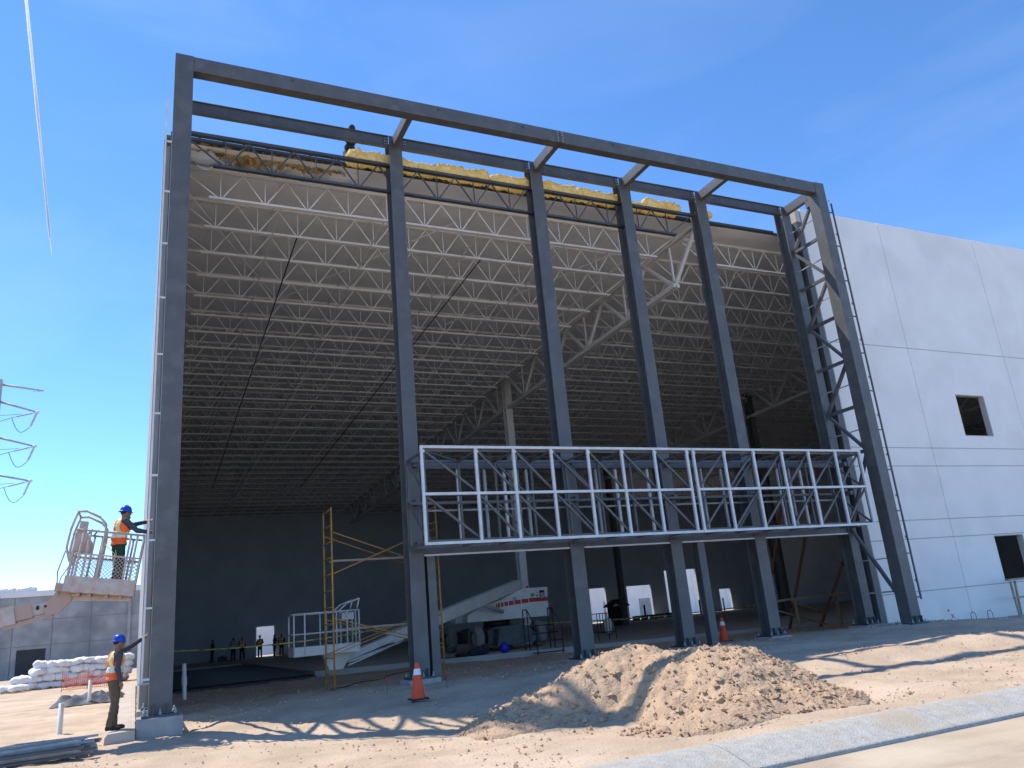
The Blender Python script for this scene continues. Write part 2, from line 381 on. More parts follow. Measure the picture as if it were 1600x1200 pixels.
# bridging lines between the joists
for X in (3.4, 6.6, 9.9, 13.2, 16, 21.5, 26, 31):
    for dz in (-.12, -.98):
        m = MB(); m.bar((X, 21.75, Z(21.75)+dz), (X, JY[-1], Z(JY[-1])+dz), .035, .035); B(m, 'bridging', 'joist')
for X, ya, yb in ((.6, 22, 32), (4, 30, 22), (8, 23.5, 33), (11, 32, 22), (14.6, 22, 30), (2, 40, 32), (9, 34, 45), (20, 23, 33), (25, 33, 24), (28, 22, 31)):
    m = MB(); m.bar((X, ya, Z(ya)-.5), (X+5.2, yb, Z(yb)-.5), .035, .035); B(m, 'roof_brace', 'joist')
for X in (4.15, 10.6):
    m = MB(); m.tube((X, 23.4, Z(23.4)-1.03), (X+.5, 62, Z(62)-1.03), .022, n=6); B(m, 'conduit', 'black')
# girders
for X in (18.12, 35.42, 52.7):
    m = MB(); y0 = 20.5; d = 1.75
    for sx in (-.09, .09):
        m.bar((X+sx, y0, Z(y0)-.16), (X+sx, YB, Z(YB)-.16), .1, .16); m.bar((X+sx, y0+1.6, Z(y0+1.6)-d-.1), (X+sx, YB, Z(YB)-d-.1), .1, .16)
    n_ = 16; p = (YB-y0)/n_
    for i in range(n_):
        ya, ym, yb = y0+p*i, y0+p*(i+.5), y0+p*(i+1)
        m.bar((X, ya, Z(ya)-.2), (X, ym-.05, Z(ym)-d-.05), .13, .1); m.bar((X, yb, Z(yb)-.2), (X, ym+.05, Z(ym)-d-.05), .13, .1)
        m.bar((X, ym, Z(ym)-.2), (X, ym, Z(ym)-d), .07, .07)
    B(m, 'girder', 'joist')
    for y in (38., 56.):
        m = MB()
        for s in (-.21, .18): m.box(X-.2, X+.2, y+s, y+s+.03, .2, Z(y)-.25)
        m.box(X-.015, X+.015, y-.18, y+.18, .2, Z(y)-.25); m.box(X-.3, X+.3, y-.3, y+.3, .2, .24)
        B(m, 'interior_column', 'white_paint' if X < 20 else 'steel')
# walls
def wall_with_holes(mb, xs, zt, holes, yf, yb):          # xs range, holes (x0,x1,z0,z1)
    cuts = sorted({xs[0], xs[1]}|{h[0] for h in holes}|{h[1] for h in holes})
    for a, b in zip(cuts[:-1], cuts[1:]):
        hs = sorted([(h[2], h[3]) for h in holes if h[0] <= a and h[1] >= b]); z = -.3
        for h0, h1 in hs:
            if h0 > z: mb.box(a, b, yf, yb, z, h0)
            z = h1
        mb.box(a, b, yf, yb, z, zt)
m = MB(); wall_with_holes(m, (.1, 66), 13.6, [(9.5, 11, .2, 2.7), (43.4, 45.4, .2, 3.75), (48.1, 51.25, .2, 3.7), (53.3, 57.6, .2, 5.08), (60.6, 62.2, .2, 2.6)], YB, YB+.25)
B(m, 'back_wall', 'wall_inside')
for x0, x1, z1 in ((9.5, 11, 2.7), (43.4, 45.4, 3.75), (48.1, 51.25, 3.7), (53.3, 57.6, 5.08), (60.6, 62.2, 2.6)):
    m = MB(); m.box(x0-.12, x0, YB-.03, YB-.004, .2, z1+.1); m.box(x1, x1+.12, YB-.03, YB-.004, .2, z1+.1); m.box(x0, x1, YB-.03, YB-.004, z1, z1+.1); B(m, 'door_frame', 'white_paint')
for X in (5.6, 12.7, 20, 27, 34, 41.4, 47, 58.9, 64):
    m = MB(); m.box(X, X+.04, YB-.012, YB-.004, .2, 12.4); B(m, 'wall_joint', 'joint')
m = MB(); m.add([(.1, 21.02, -.3), (.3, 21.02, -.3), (.3, YB, -.3), (.1, YB, -.3), (.1, 21.02, 15.2), (.3, 21.02, 15.2), (.3, YB, 13.6), (.1, YB, 13.6)],
      [(0, 3, 2, 1), (4, 5, 6, 7), (0, 1, 5, 4), (1, 2, 6, 5), (2, 3, 7, 6), (3, 0, 4, 7)]); B(m, 'side_wall', 'bg_concrete')
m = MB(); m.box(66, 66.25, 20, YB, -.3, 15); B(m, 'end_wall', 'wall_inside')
# white tilt-up wall in panels
vj = [22.72, 26.98, 32.85, 38.75, 44.65, 50.5, 56.4, 66.2]; YW = 19.72
wins = [(29.09, 30.83, 6.76, 8.47), (29.21, 30.95, 1.2, 2.9), (35, 36.75, 6.76, 8.47), (41, 42.7, 6.76, 8.47)]
for a, b in zip(vj[:-1], vj[1:]):
    m = MB(); wall_with_holes(m, (a+.012, b-.012), 15.76, [w for w in wins if a < w[0] < b], YW, YW+.24); o = B(m, 'wall_panel', 'white_wall')
    for z in (10.27, 6.26, 5.57, 3.6, 2.94, 1.15):
        segs = [(a+.012, b-.012)]
        for w in wins:
            if a < w[0] < b and w[2] < z < w[3]: segs = [(a+.012, w[0]-.01), (w[1]+.01, b-.012)]
        for s0, s1 in segs:
            m = MB(); m.box(s0, s1, YW-.003, YW+.01, z-.016, z+.016); q = m.build('reveal_line', 'joint', o)
            q.matrix_parent_inverse = o.matrix_world.inverted() if False else Matrix.Translation(-V((0, 0, 0)))
    m = MB(); m.box(a-.012, a+.012, YW+.03, YW+.2, -.3, 15.7); B(m, 'panel_joint', 'joint')
for w in wins:
    x0, x1, z0, z1 = w
    for q in ((x0+.001, x0+.03, z0, z1), (x1-.03, x1-.001, z0, z1), (x0+.031, x1-.031, z1-.03, z1-.001), (x0+.031, x1-.031, z0+.001, z0+.03)):
        m = MB(); m.box(q[0], q[1], YW+.004, YW+.236, q[2], q[3]); B(m, 'window_reveal', 'reveal')
m = MB(); m.box(22.45, 22.70, YW+.02, YW+.5, 0, 15.2); B(m, 'wall_return', 'steel')
m = MB(); m.box(22.46, 22.69, YW+.03, YW+.5, 15.2, 15.74); B(m, 'parapet_end', 'reveal')
m = MB(); m.box(22.7, 66, YW+.24, YW+.27, 15.5, 15.80); B(m, 'coping', 'galv')
# red survey mark
for p, q in (((25.82, .30), (26.02, .14)), ((25.84, .14), (26.0, .30))):
    m = MB(); m.bar((p[0], YW-.004, p[1]), (q[0], YW-.004, q[1]), .006, .022, up=(0, 1, 0)); B(m, 'red_mark', 'red_paint')
m = MB(); m.box(25.74, 25.8, YW-.006, YW-.002, .38, .46); B(m, 'red_mark', 'red_paint')
# torn insulation and hanging liner at the open edge
for X, L, D in ((.75, .95, .35), (1.55, .8, .55), (2.2, .75, .75), (2.85, .9, .5), (3.55, .8, .62), (4.25, .85, .42)):
    m = MB(); P = []
    for j in range(12):
        t = j/11
        P.append([(X+L*i/15+.10*N(i*.6, j*.5, X), 20.62+.5*t*(1-t)+.12*N(i*.5, j*.4, X+3), Z(20.6)+.02-D*t*(.45+.9*abs(N(i*.42, X*3)))-.05*N(i*1.3, j, X)) for i in range(16)])
    m.grid(P); B(m, 'torn_insulation', 'brown_wool')
for X, L, D in ((.75, .9, .6), (1.7, .7, .45), (2.6, .9, .55), (3.5, .9, .62), (4.5, 1.0, .5)):
    m = MB(); P = []
    for j in range(8):
        t = j/7; P.append([(X+L*(i/9-.0)+.25*t*(i/9-.5), 20.9+.7*(1-t)+.06*N(i*.7, j, X), Z(21)-.05-D*t*(1-abs(i/9-.5)*1.3)-.04*N(i, j*.9, X)) for i in range(10)])
    m.grid(P); B(m, 'liner_flap', 'liner')

# ------------------------------------------------------------------ steel entrance frame
fr = empty('steel_entrance_frame', (0, 0, 0), 'tall dark grey steel portal frame standing before the open warehouse front', 'steel frame')
def hsec(x0, x1, y0, y1, z0, z1, t=.03):
    m = MB(); m.box(x0, x1, y0, y0+t, z0, z1); m.box(x0, x1, y1-t, y1, z0, z1); xm = (x0+x1)/2; m.box(xm-.012, xm+.012, y0+t, y1-t, z0, z1); return m
bolt = MB(); bolt.tube((0, 0, 0), (0, 0, .11), .016, n=6); bolt.tube((0, 0, 0), (0, 0, .045), .034, n=6); bolt_me = bolt.mesh('anchor_bolt', 'galv_dull')
def foot(col, x0, x1, y0, y1, z):
    m = MB(); m.box(x0-.12, x1+.12, y0-.12, y1+.12, z-.04, z); bp = m.build('base_plate', 'steel_dark', col)
    for X in (x0-.06, (x0+x1)/2, x1+.06):
        for Y in (y0-.06, y1+.06): link_mesh('anchor_bolt', bolt_me, bp, (X, Y, z))
    for X in (x0+.09, x1-.09):
        m = MB(); m.prism([(X-.01, z), (X+.01, z), (X+.01, z+.2), (X-.01, z+.2)], y0-.1, y0-.002); m.build('stiffener', 'steel_dark', col)
TOP = 15.80; ZB = .30
def plinth(x0, x1, y0, y1, z):
    m = MB(); m.box(x0-.2, x1+.2, y0-.22, y1+.2, -.6, z-.042); o = m.build('plinth', 'concrete', fr, bevel=.015)
for x0, x1 in ((.26, .69), (21.80, 22.24)):
    z = ZB if x0 < 5 else .27
    m = MB(); m.box(x0, x1, 18, 18.44, z, TOP); c = m.build('column', 'steel', fr, bevel=.008); foot(c, x0, x1, 18, 18.44, z); plinth(x0, x1, 18, 18.44, z)
inner = [(.26, .52), (6.27, 6.67), (11.02, 11.45), (14.47, 14.88), (17.74, 18.17), (21.86, 22.24)]
for x0, x1 in [(.26, .66)]+inner[1:]:
    yi = 20.55 if x0 < 1 else 19.8
    c = hsec(x0, x1, yi, yi+.45, ZB, TOP-.01 if x0 > 1 else 15.2).build('column', 'steel', fr, bevel=.004); foot(c, x0, x1, yi, yi+.45, ZB); plinth(x0, x1, yi, yi+.45, ZB)
m = MB(); m.box(.692, 21.798, 18.02, 18.32, TOP-.425, TOP-.004); b = m.build('top_beam', 'steel', fr, bevel=.008)
for X in (3.1, 7.2, 9.9, 13.1, 17, 20.3):
    m = MB(); m.box(X, X+.06, 18.005, 18.018, TOP-.16, TOP-.10); m.build('lug', 'steel_dark', b)
m = MB(); m.box(11.2, 11.215, 18.012, 18.33, TOP-.43, TOP); sp_ = m.build('splice_plate', 'steel_dark', b)
for bz in (.08, .16, .27, .36):
    for bx_ in (11.13, 11.29): link_mesh('bolt', bolt_me, sp_, (bx_, 18.02, TOP-bz), (math.pi/2, 0, 0), (.7, .7, .3))
for (a0, a1), (b0, b1) in zip(inner[:-1], inner[1:]):
    m = MB(); m.box(a1+.004, b0-.004, 19.86, 19.885, TOP-.36, TOP-.02); m.box(a1+.004, b0-.004, 19.80, 19.95, TOP-.03, TOP-.012); m.box(a1+.004, b0-.004, 19.80, 19.95, TOP-.375, TOP-.355)
    bm_ = m.build('inner_beam', 'steel', fr)
    for X in (a1+.02, b0-.16):
        m = MB(); m.box(X, X+.14, 19.845, 19.859, TOP-.34, TOP-.06); cl_ = m.build('cleat', 'steel_dark', bm_)
        for bz in (TOP-.29, TOP-.2, TOP-.11):
            for bx_ in (X+.04, X+.10):
                o = link_mesh('bolt', bolt_me, cl_, (bx_, 19.846, bz), (math.pi/2, 0, 0), (.6, .6, .35))
for x0, x1 in inner[1:]:
    xm = (x0+x1)/2; m = MB(); m.box(xm-.09, xm-.07, 18.33, 19.79, TOP-.36, TOP-.06); m.box(xm-.09, xm+.08, 18.33, 19.79, TOP-.06, TOP-.045); m.box(xm-.09, xm+.08, 18.33, 19.79, TOP-.375, TOP-.36); m.build('strut', 'steel', fr)
m = MB(); m.box(.42, .515, 18.45, 20.0, TOP-.36, TOP-.03); m.build('strut', 'steel', fr)
# lattice between outer and inner end columns
lv = [15.3, 13.8, 12.25, 10.7, 9.06, 7.4, 5.85, 3.4, 1.05]
for X in (.46, 22.02):
    for i in range(len(lv)-1):
        a, bz = lv[i], lv[i+1]; yo, yc = 18.45, (20.54 if X < 1 else 19.79)
        p, q = ((X, yo, a), (X, yc, bz)) if i % 2 == 0 else ((X, yc, a), (X, yo, bz))
        m = MB(); m.bar(p, q, .11, .09); m.build('lattice_diagonal', 'steel', fr)
        if i and i < 7:
            m = MB(); m.bar((X, yo, a), (X, yc, a), .09, .11); m.build('lattice_strut', 'steel', fr)
    m = MB(); m.bar((X, 18.45, 1.25), (X, yc, 1.25), .05, .05); m.build('lattice_strut', 'galv_dull', fr)
for z in (14.6, 13.0, 11.5, 9.9, 8.2, 6.6, 2.3):
    m = MB(); m.bar((22.02, 18.45, z), (22.02, 19.79, z), .035, .035); m.build('lattice_rung', 'galv_dull', fr)
# sun-catching gusset plates at the heads
m = MB(); m.prism([(21.9, 15.37), (22.1, 15.37), (22.1, 15.1), (21.9, 15.1)], 18.45, 18.7); m.build('gusset', 'steel', fr)
# thin cladding rails beside the end columns
for X, s, z0, z1 in ((.12, 1, .9, 14.4), (22.42, -1, .95, 15.0)):
    m = MB(); m.box(X-.02, X+.02, 17.98, 18.03, z0, z1); o = m.build('cladding_rail', 'galv' if s > 0 else 'steel', fr)
    z = z0+.05
    while z < z1:
        m = MB(); xe = .258 if s > 0 else 22.242
        m.box(min(X+s*.021, xe), max(X+s*.021, xe), 17.99, 18.02, z, z+.04); m.build('standoff', 'galv' if s > 0 else 'steel', o)
        m = MB(); m.box(X-.015, X+.015, 18.031, 18.08, z+.5, z+.58); m.build('clip', 'galv', o)
        z += 1.36
m = MB(); m.box(.06, .258, 17.95, 18.0, .88, .905); m.build('cladding_rail', 'galv_dull', fr)
# header beams and jambs behind the canopy
for z0, z1 in ((5.55, 5.79), (3.28, 3.46)):
    for (a0, a1), (b0, b1) in zip(inner[1:-1], inner[2:]):
        m = MB(); m.box(a1+.004, b0-.004, 19.84, 20.05, z0, z1); h = m.build('header_beam', 'steel', fr)
        if z0 < 4:
            m = MB(); m.box(a1+.02, b0-.02, 19.80, 19.835, z0-.05, z0-.005); m.build('trim_angle', 'galv', h)
for x0, x1 in ((6.76, 6.98), (15.48, 15.74)):
    m = MB(); m.box(x0, x1, 19.84, 20.08, .1, 3.27); m.build('jamb_post', 'steel', fr)
for i, X in enumerate((7.8, 8.6, 9.2, 9.9, 12.2, 12.9, 14.05, 16.1, 16.9, 19.3, 19.8, 20.3, 20.9)):
    m = MB(); m.box(X-.035, X+.035, 19.9, 19.97, 3.47, 5.54); m.build('stud', 'galv' if i in (0, 2, 5, 6, 9, 11) else 'galv_dull', fr)
m = MB(); m.box(6.9, 21.8, 20.06, 20.1, 4.42, 4.47); m.build('girt', 'galv_dull', fr)

# ------------------------------------------------------------------ canopy frame
cn = empty('canopy_frame', (13.6, 18.6, 3.3), 'long box shaped canopy frame with bright galvanised front grid', 'canopy')
cp = V((13.6, 18.6, 3.3))
def C_(m, name, mt, par=None):
    o = m.build(name, mt); o.parent = par or cn
    if not par: o.matrix_parent_inverse = Matrix.Translation(-cp)
    return o
cx = [6.14, 7.57, 8.63, 9.73, 10.85, 11.93, 13.02, 14.15, 14.38, 15.5, 16.62, 17.74, 18.84, 19.99, 21.07]
z0, zm, z1 = 3.36, 4.55, 5.72; w = .033
for xa, xb in ((6.14, 14.15), (14.38, 21.07)):
    for z in (z0, zm, z1): 
        m = MB(); m.box(xa-w, xb+w, 17.97, 18.04, z-w, z+w); C_(m, 'front_rail', 'galv')
for X in (14.17, ):
    for z in (z0, z1): m = MB(); m.box(14.19, 14.34, 17.975, 18.035, z-w, z+w); C_(m, 'front_rail', 'galv')
for X in cx:
    for za, zb in ((z0+w, zm-w), (zm+w, z1-w)):
        m = MB(); m.box(X-w, X+w, 17.972, 18.038, za, zb); o = C_(m, 'front_post', 'galv')
    m = MB(); m.box(X+w, X+w+.05, 18.0, 18.06, zb-.1, zb-.03); C_(m, 'clip', 'galv')
for Y, mt in ((18.13, 'steel'), (19.45, 'steel')):
    for z in (z0+.06, zm, z1-.06):
        m = MB(); m.box(6.2, 21.05, Y-.035, Y+.035, z-.035, z+.035); C_(m, 'chord', mt)
    for i, X in enumerate(cx):
        if i in (8,): continue
        m = MB(); m.box(X+.06, X+.12, Y-.03, Y+.03, z0+.1, z1-.1); C_(m, 'web_post', mt)
    for a, b in zip(cx[:-1], cx[1:]):
        if b-a < .5: continue
        for za, zb in ((z0+.08, zm-.05), (zm+.05, z1-.08)):
            if Y > 19 and (int(a*10) % 2): continue
            m = MB()
            if a < 14.2: m.bar((a+.12, Y, zb), (b+.05, Y, za), .05, .055)
            else: m.bar((a+.12, Y, za), (b+.05, Y, zb), .05, .055)
            C_(m, 'diagonal', mt)
for i, X in enumerate(cx):
    if i == 8: continue
    for z in (z0+.06, z1-.06):
        m = MB(); m.bar((X+.09, 18.16, z), (X+.09, 19.42, z), .05, .05); C_(m, 'cross_tie', 'steel')
    if i < 14 and i != 7:
        m = MB(); m.bar((X+.1, 18.16, z1-.06), (cx[i+1]+.08, 19.42, z1-.06), .045, .045); C_(m, 'top_brace', 'steel')
for X in (6.14, 21.07):
    for za, zb in ((z0+.08, zm), (zm, z1-.08)):
        m = MB(); m.bar((X+.09, 18.16, za), (X+.09, 19.42, zb), .05, .05); C_(m, 'diagonal', 'steel')
for x0, x1 in inner[1:]:
    xm = (x0+x1)/2
    for z in (3.5, 4.6, 5.6):
        m = MB(); m.bar((xm, 19.48, z), (xm, 19.795, z), .12, .14); m.box(xm-.12, xm+.12, 19.77, 19.797, z-.14, z+.14); C_(m, 'bracket', 'steel')

# ------------------------------------------------------------------ insulation rolls on the roof edge
rolls = [(5.05, 6.5, .34), (6.5, 7.95, .28), (7.85, 9.75, .36), (9.7, 11.2, .32), (11.2, 12.95, .38), (12.85, 14.65, .32), (14.65, 15.75, .18), (15.6, 17.3, .34), (17.9, 18.75, .26)]
rl = ['fluffy yellow insulation batt at the feet of the roof worker', 'low yellow insulation batt just right of the second column head', 'long thick yellow insulation batt between second and third columns',
      'yellow insulation batt ending left of the third column head', 'ragged yellow insulation batt just right of the third column head', 'yellow insulation batt just left of the fourth column head',
      'thin flat yellow insulation strip just right of fourth column head', 'thick yellow insulation batt left of the fifth column head', 'short rightmost yellow insulation batt past the fifth column head']
for (a, b, h), lb in zip(rolls, rl):
    m = MB(); n_ = 18; k_ = int((b-a)/.055); P = []
    for i in range(k_+1):
        x = a+(b-a)*i/k_; e = min(1, min(i, k_-i)/2.5+.25); row = []
        for j in range(n_):
            t = 2*math.pi*j/n_; q = 1+.30*N(x*2.5, j*.7, a)+.26*N(x*9, j*1.7, b)+.2*N(x*23, j*3, b)
            cx_, cz_ = math.cos(t), math.sin(t)
            row.append((x+.03*N(j, x*6), 20.36+(.30+.1*N(x*2,a))*e*q*math.copysign(abs(cx_)**.6, cx_), 15.0+h*.5+h*.52*e*q*math.copysign(abs(cz_)**.6, cz_)-.0*x))
        row.append(row[0]); P.append(row)
    m.grid(P); m.add(P[0][:-1], [tuple(range(n_))]); m.add(P[-1][:-1], [tuple(range(n_))])
    tag(m.build('insulation_batt', 'yellow_wool'), lb, 'insulation', 'insulation batts along the roof edge')

# ------------------------------------------------------------------ people
def person(name, loc, rz, J, mats, label, hat=None, vest=True, voxel=.012, group=None, hood=False, fingers=True):
    D = dict(pelvis=(0, 0, .94), belly=(0, 0, 1.09), chest=(0, .01, 1.28), neck=(0, .0, 1.47), head=(0, .03, 1.61),
             sl=(-.185, 0, 1.41), sr=(.185, 0, 1.41), el=(-.25, -.02, 1.13), er=(.25, -.02, 1.13), wl=(-.25, .08, .89), wr=(.25, .08, .89),
             hl=(-.095, 0, .9), hr=(.095, 0, .9), kl=(-.11, .02, .5), kr=(.11, .02, .5), al=(-.115, -.02, .09), ar=(.115, -.02, .09))
    D.update(J); D = {k: V(v) for k, v in D.items()}
    parts = []          # (p, q, r1, r2, class)   classes 0 shirt 1 trousers 2 skin 3 boots 4 hair
    A = parts.append
    for s in 'lr':
        A((D['h'+s], D['k'+s], .105, .078, 1)); A((D['k'+s], D['a'+s]+V((0, 0, .03)), .078, .066, 1))
        fd = V((0, .17, 0)) if 't'+s not in D else D['t'+s]-D['a'+s]
        A((D['a'+s]-V((0, .03, .035)), D['a'+s]+fd+V((0, 0, -.05)), .05, .042, 3))
        A((D['s'+s], D['e'+s], .07, .056, 0)); A((D['e'+s], D['w'+s], .056, .042, 0))
        d = (D['w'+s]-D['e'+s]).normalized(); u = d.orthogonal().normalized(); w_ = d.cross(u); c = D['w'+s]
        A((c, c+d*.085, .034, .036, 2))
        if fingers:
            for k, (o_, L) in enumerate(((-.03, .065), (-.01, .078), (.01, .074), (.03, .058))):
                b0 = c+d*.095+w_*o_; b1 = b0+d*L*.55+u*.008; A((b0, b1, .0115, .0105, 2)); A((b1, b1+d*L*.4+u*.024, .0105, .009, 2))
            t0 = c+d*.03-w_*.03; A((t0, t0+d*.05-w_*.035+u*.01, .013, .011, 2))
        A((D['chest']+V((0, 0, .09)), D['s'+s], .085, .068, 0))
    A((D['neck']-V((0, 0, .05)), D['head'], .055, .05, 2))
    m = MB()
    for p, q, r1, r2, c in parts: m.cap(p, q, r1, r2)
    ells = [(D['pelvis'], .175, .14, .14, 1), (D['belly'], .175, .145, .16, 0), (D['chest'], .19, .15, .2, 0), (D['head'], .076, .095, .115, 2)]
    hd = D['head']
    ells += [(hd+V((0, .098, -.015)), .014, .02, .022, 2), (hd+V((-.078, .0, -.01)), .014, .022, .032, 2), (hd+V((.078, 0, -.01)), .014, .022, .032, 2), (hd+V((0, .07, -.085)), .042, .032, .035, 2), (hd+V((0, -.025, .035)), .081, .088, .095, 4)]
    if hood: ells += [(hd+V((0, -.03, .03)), .115, .115, .16, 0)]
    for c, a, b, cc, k in ells: m.ell(c, a, b, cc)
    o = bpy.data.objects.new('tmp', m.mesh('tmp', 'skin')); COL.objects.link(o)
    r = o.modifiers.new('r', 'REMESH'); r.mode = 'VOXEL'; r.voxel_size = voxel
    sm = o.modifiers.new('s', 'SMOOTH'); sm.factor = .5; sm.iterations = 3
    dg = bpy.context.evaluated_depsgraph_get(); me = bpy.data.meshes.new_from_object(o.evaluated_get(dg)); bpy.data.objects.remove(o)
    nv = len(me.vertices); co = np.zeros(nv*3); no = np.zeros(nv*3); me.vertices.foreach_get('co', co); me.vertices.foreach_get('normal', no)
    co = co.reshape(-1, 3); no = no.reshape(-1, 3)
    am = np.array([.012*N(x*9, y*9, z*14)+.006*N(x*25, y*25, z*30) if z < D['neck'].z-.04 else 0 for x, y, z in co.tolist()])
    me.vertices.foreach_set('co', (co+no*am[:, None]).ravel()); me.update()
    me.name = 'body'; me.materials.clear()
    for k in mats: me.materials.append(MATS[k])
    nf = len(me.polygons); cen = np.zeros(nf*3); me.polygons.foreach_get('center', cen); cen = cen.reshape(-1, 3)
    best = np.full(nf, 9.); cls = np.zeros(nf, int)
    for p, q, r1, r2, c in parts:
        p_, q_ = np.array(p), np.array(q); d = q_-p_; t = np.clip(((cen-p_)@d)/(d@d+1e-9), 0, 1)
        ds = np.linalg.norm(cen-p_-t[:, None]*d, axis=1)-(r1+(r2-r1)*t); k = ds < best; best[k] = ds[k]; cls[k] = c
    for c_, a, b, cc, c in ells:
        ds = (np.linalg.norm((cen-np.array(c_))/np.array((a, b, cc)), axis=1)-1)*min(a, b, cc); k = ds < best; best[k] = ds[k]; cls[k] = c
    hz = cen[:, 2]-hd.z; isface = (cls == 4) & (cen[:, 1]-hd.y > .045) & (hz < .06); cls[isface] = 2
    me.polygons.foreach_set('material_index', cls.tolist()); me.polygons.foreach_set('use_smooth', [True]*nf)
    root = empty('person', loc, label, 'person', group, rz=rz)
    body = bpy.data.objects.new('body', me); COL.objects.link(body); body.parent = root
    if vest:
        pb, ch = D['belly'], D['chest']
        top = ch.z+.17; bot = D['pelvis'].z-.02
        sel = [i for i in range(nf) if cls[i] in (0, 1) and bot < cen[i, 2] < top and abs(cen[i, 0]-ch.x) < .205 and (cls[i] == 0 or cen[i, 2] > bot) and best[i] < .04]
        # keep torso only: nearest among torso ellipsoids
        mb = MB(); vm = {}; 
        for i in sel:
            c = cen[i]; dt = min(np.linalg.norm((c-np.array(e[0]))/np.array((e[1], e[2], e[3]))) for e in ells[:3])
            if dt > 1.28: continue
            f = []
            for vi in me.polygons[i].vertices:
                if vi not in vm:
                    v = me.vertices[vi]; vm[vi] = len(mb.v); mb.v.append(tuple(v.co+v.normal*.014))
                f.append(vm[vi])
            x, z = abs(c[0]-ch.x), c[2]
            band = abs(z-(pb.z+.02)) < .035; strap = abs(x-.1) < .028 and z > pb.z
            edge = abs(z-(pb.z+.02)) < .05 or (abs(x-.1) < .042 and z > pb.z)
            mb.f.append(f); mb.m.append(2 if band else (1 if (strap or edge) else 0)); mb.sm.append(True)
        v_ = mb.build('vest', ['vest', 'reflect', 'silver'], root)
    if hat:
        hm = MB(); hm.lathe([(.001, .135), (.05, .128), (.09, .10), (.112, .055), (.120, .01), (.122, 0), (.150, -.012), (.150, -.018), (.118, -.008), (.112, 0)], 20)
        hm.path([(0, .105*math.cos(a_), .022+.115*math.sin(a_)) for a_ in [.5+.18*i for i in range(13)]], .009, 6)
        ho = hm.build('hard_hat', hat, root); ho.location = hd+V((0, -.005, .04)); ho.scale = (.80, .98, .95); ho.rotation_euler[0] = math.radians(-6)
    return root
std = ['shirt', 'trousers', 'skin', 'boots', 'hair']
def face(dx, dy): return math.atan2(-dx, dy)        # rotation so that local +y points to (dx,dy)
# worker on the footing at the left column, reaching up to the cladding with his left arm
person('person', (-.36, 18.25, .10), face(.95, .25), dict(
    sl=(-.18, .03, 1.42), el=(-.16, .26, 1.50), wl=(-.12, .48, 1.64), er=(.26, -.02, 1.14), wr=(.24, .05, .90), head=(0, .045, 1.61), kl=(-.1, .05, .5), al=(-.1, .05, .09), kr=(.11, 0, .5), ar=(.12, -.08, .09)),
    std, 'worker in orange vest and blue hard hat reaching up beside the left column', hat='hat_blue', voxel=.010)
# worker in the basket
person('person', (-.42, 18.25, 2.72), face(.9, .3), dict(
    sl=(-.18, .05, 1.40), el=(-.17, .30, 1.36), wl=(-.13, .54, 1.42), sr=(.18, .05, 1.40), er=(.22, .26, 1.20), wr=(.15, .48, 1.18), chest=(0, .05, 1.28), head=(0, .11, 1.58), neck=(0, .06, 1.46)),
    ['shirt', 'trousers_green', 'skin', 'boots', 'hair'], 'worker in orange and yellow vest standing in the raised basket', hat='hat_blue', voxel=.011)
# roof worker, dark hooded, half crouched
person('person', (5.5, 21.3, 15.22), face(.2, -1), dict(
    pelvis=(0, -.2, .86), belly=(0, -.13, 1.02), chest=(0, -.02, 1.24), neck=(0, .07, 1.42), head=(0, .12, 1.56), sl=(-.18, .02, 1.36), sr=(.18, .02, 1.36), el=(-.28, .2, 1.1), er=(.28, .2, 1.1), wl=(-.2, .42, .95), wr=(.2, .42, .95),
    hl=(-.1, -.18, .82), hr=(.1, -.18, .82), kl=(-.15, .08, .48), kr=(.15, .08, .48), al=(-.14, -.06, .09), ar=(.14, -.06, .09)),
    ['shirt2', 'trousers_dark', 'shirt2', 'boots', 'shirt2'], 'dark hooded worker crouching on the roof edge above the insulation', vest=False, voxel=.016, hood=True)
far = [((5.6, 71, .2), face(-1, .3), 'trousers_dark', False, None, 'leftmost of the people standing far inside by the back wall'),
       ((6.9, 68.2, .2), face(.5, 1), 'trousers_dark', False, None, 'person in pale grey jacket standing second from left far inside'),
       ((7.7, 69.5, .2), face(.1, -1), 'trousers_dark', True, None, 'person in orange vest standing third from left by the back wall'),
       ((9.15, 70, .2), face(-.5, -1), 'trousers_dark', True, 'hat_white', 'person in white hard hat standing before the lit doorway'),
       ((10.2, 69.2, .2), face(-1, -.2), 'trousers_dark', False, None, 'dark clothed person at the right edge of the lit doorway'),
       ((11.1, 71.6, .2), face(-.3, -1), 'trousers_dark', True, None, 'rightmost person of the group far inside, in a red vest')]
for i, (loc, r_, tr_, ve, ha, lb) in enumerate(far):
    J = dict(el=(-.27, .03, 1.14), wl=(-.12, .22, 1.1), er=(.27, .0, 1.13), wr=(.2, .18, .98)) if i % 2 else dict(kl=(-.12, .06, .5), al=(-.13, .1, .09))
    person('person', loc, r_, J, ['shirt2' if i != 1 else 'galv_dull', tr_, 'skin', 'boots', 'hair'], lb, hat=ha, vest=ve, voxel=.028, group='people by the back wall', fingers=False)

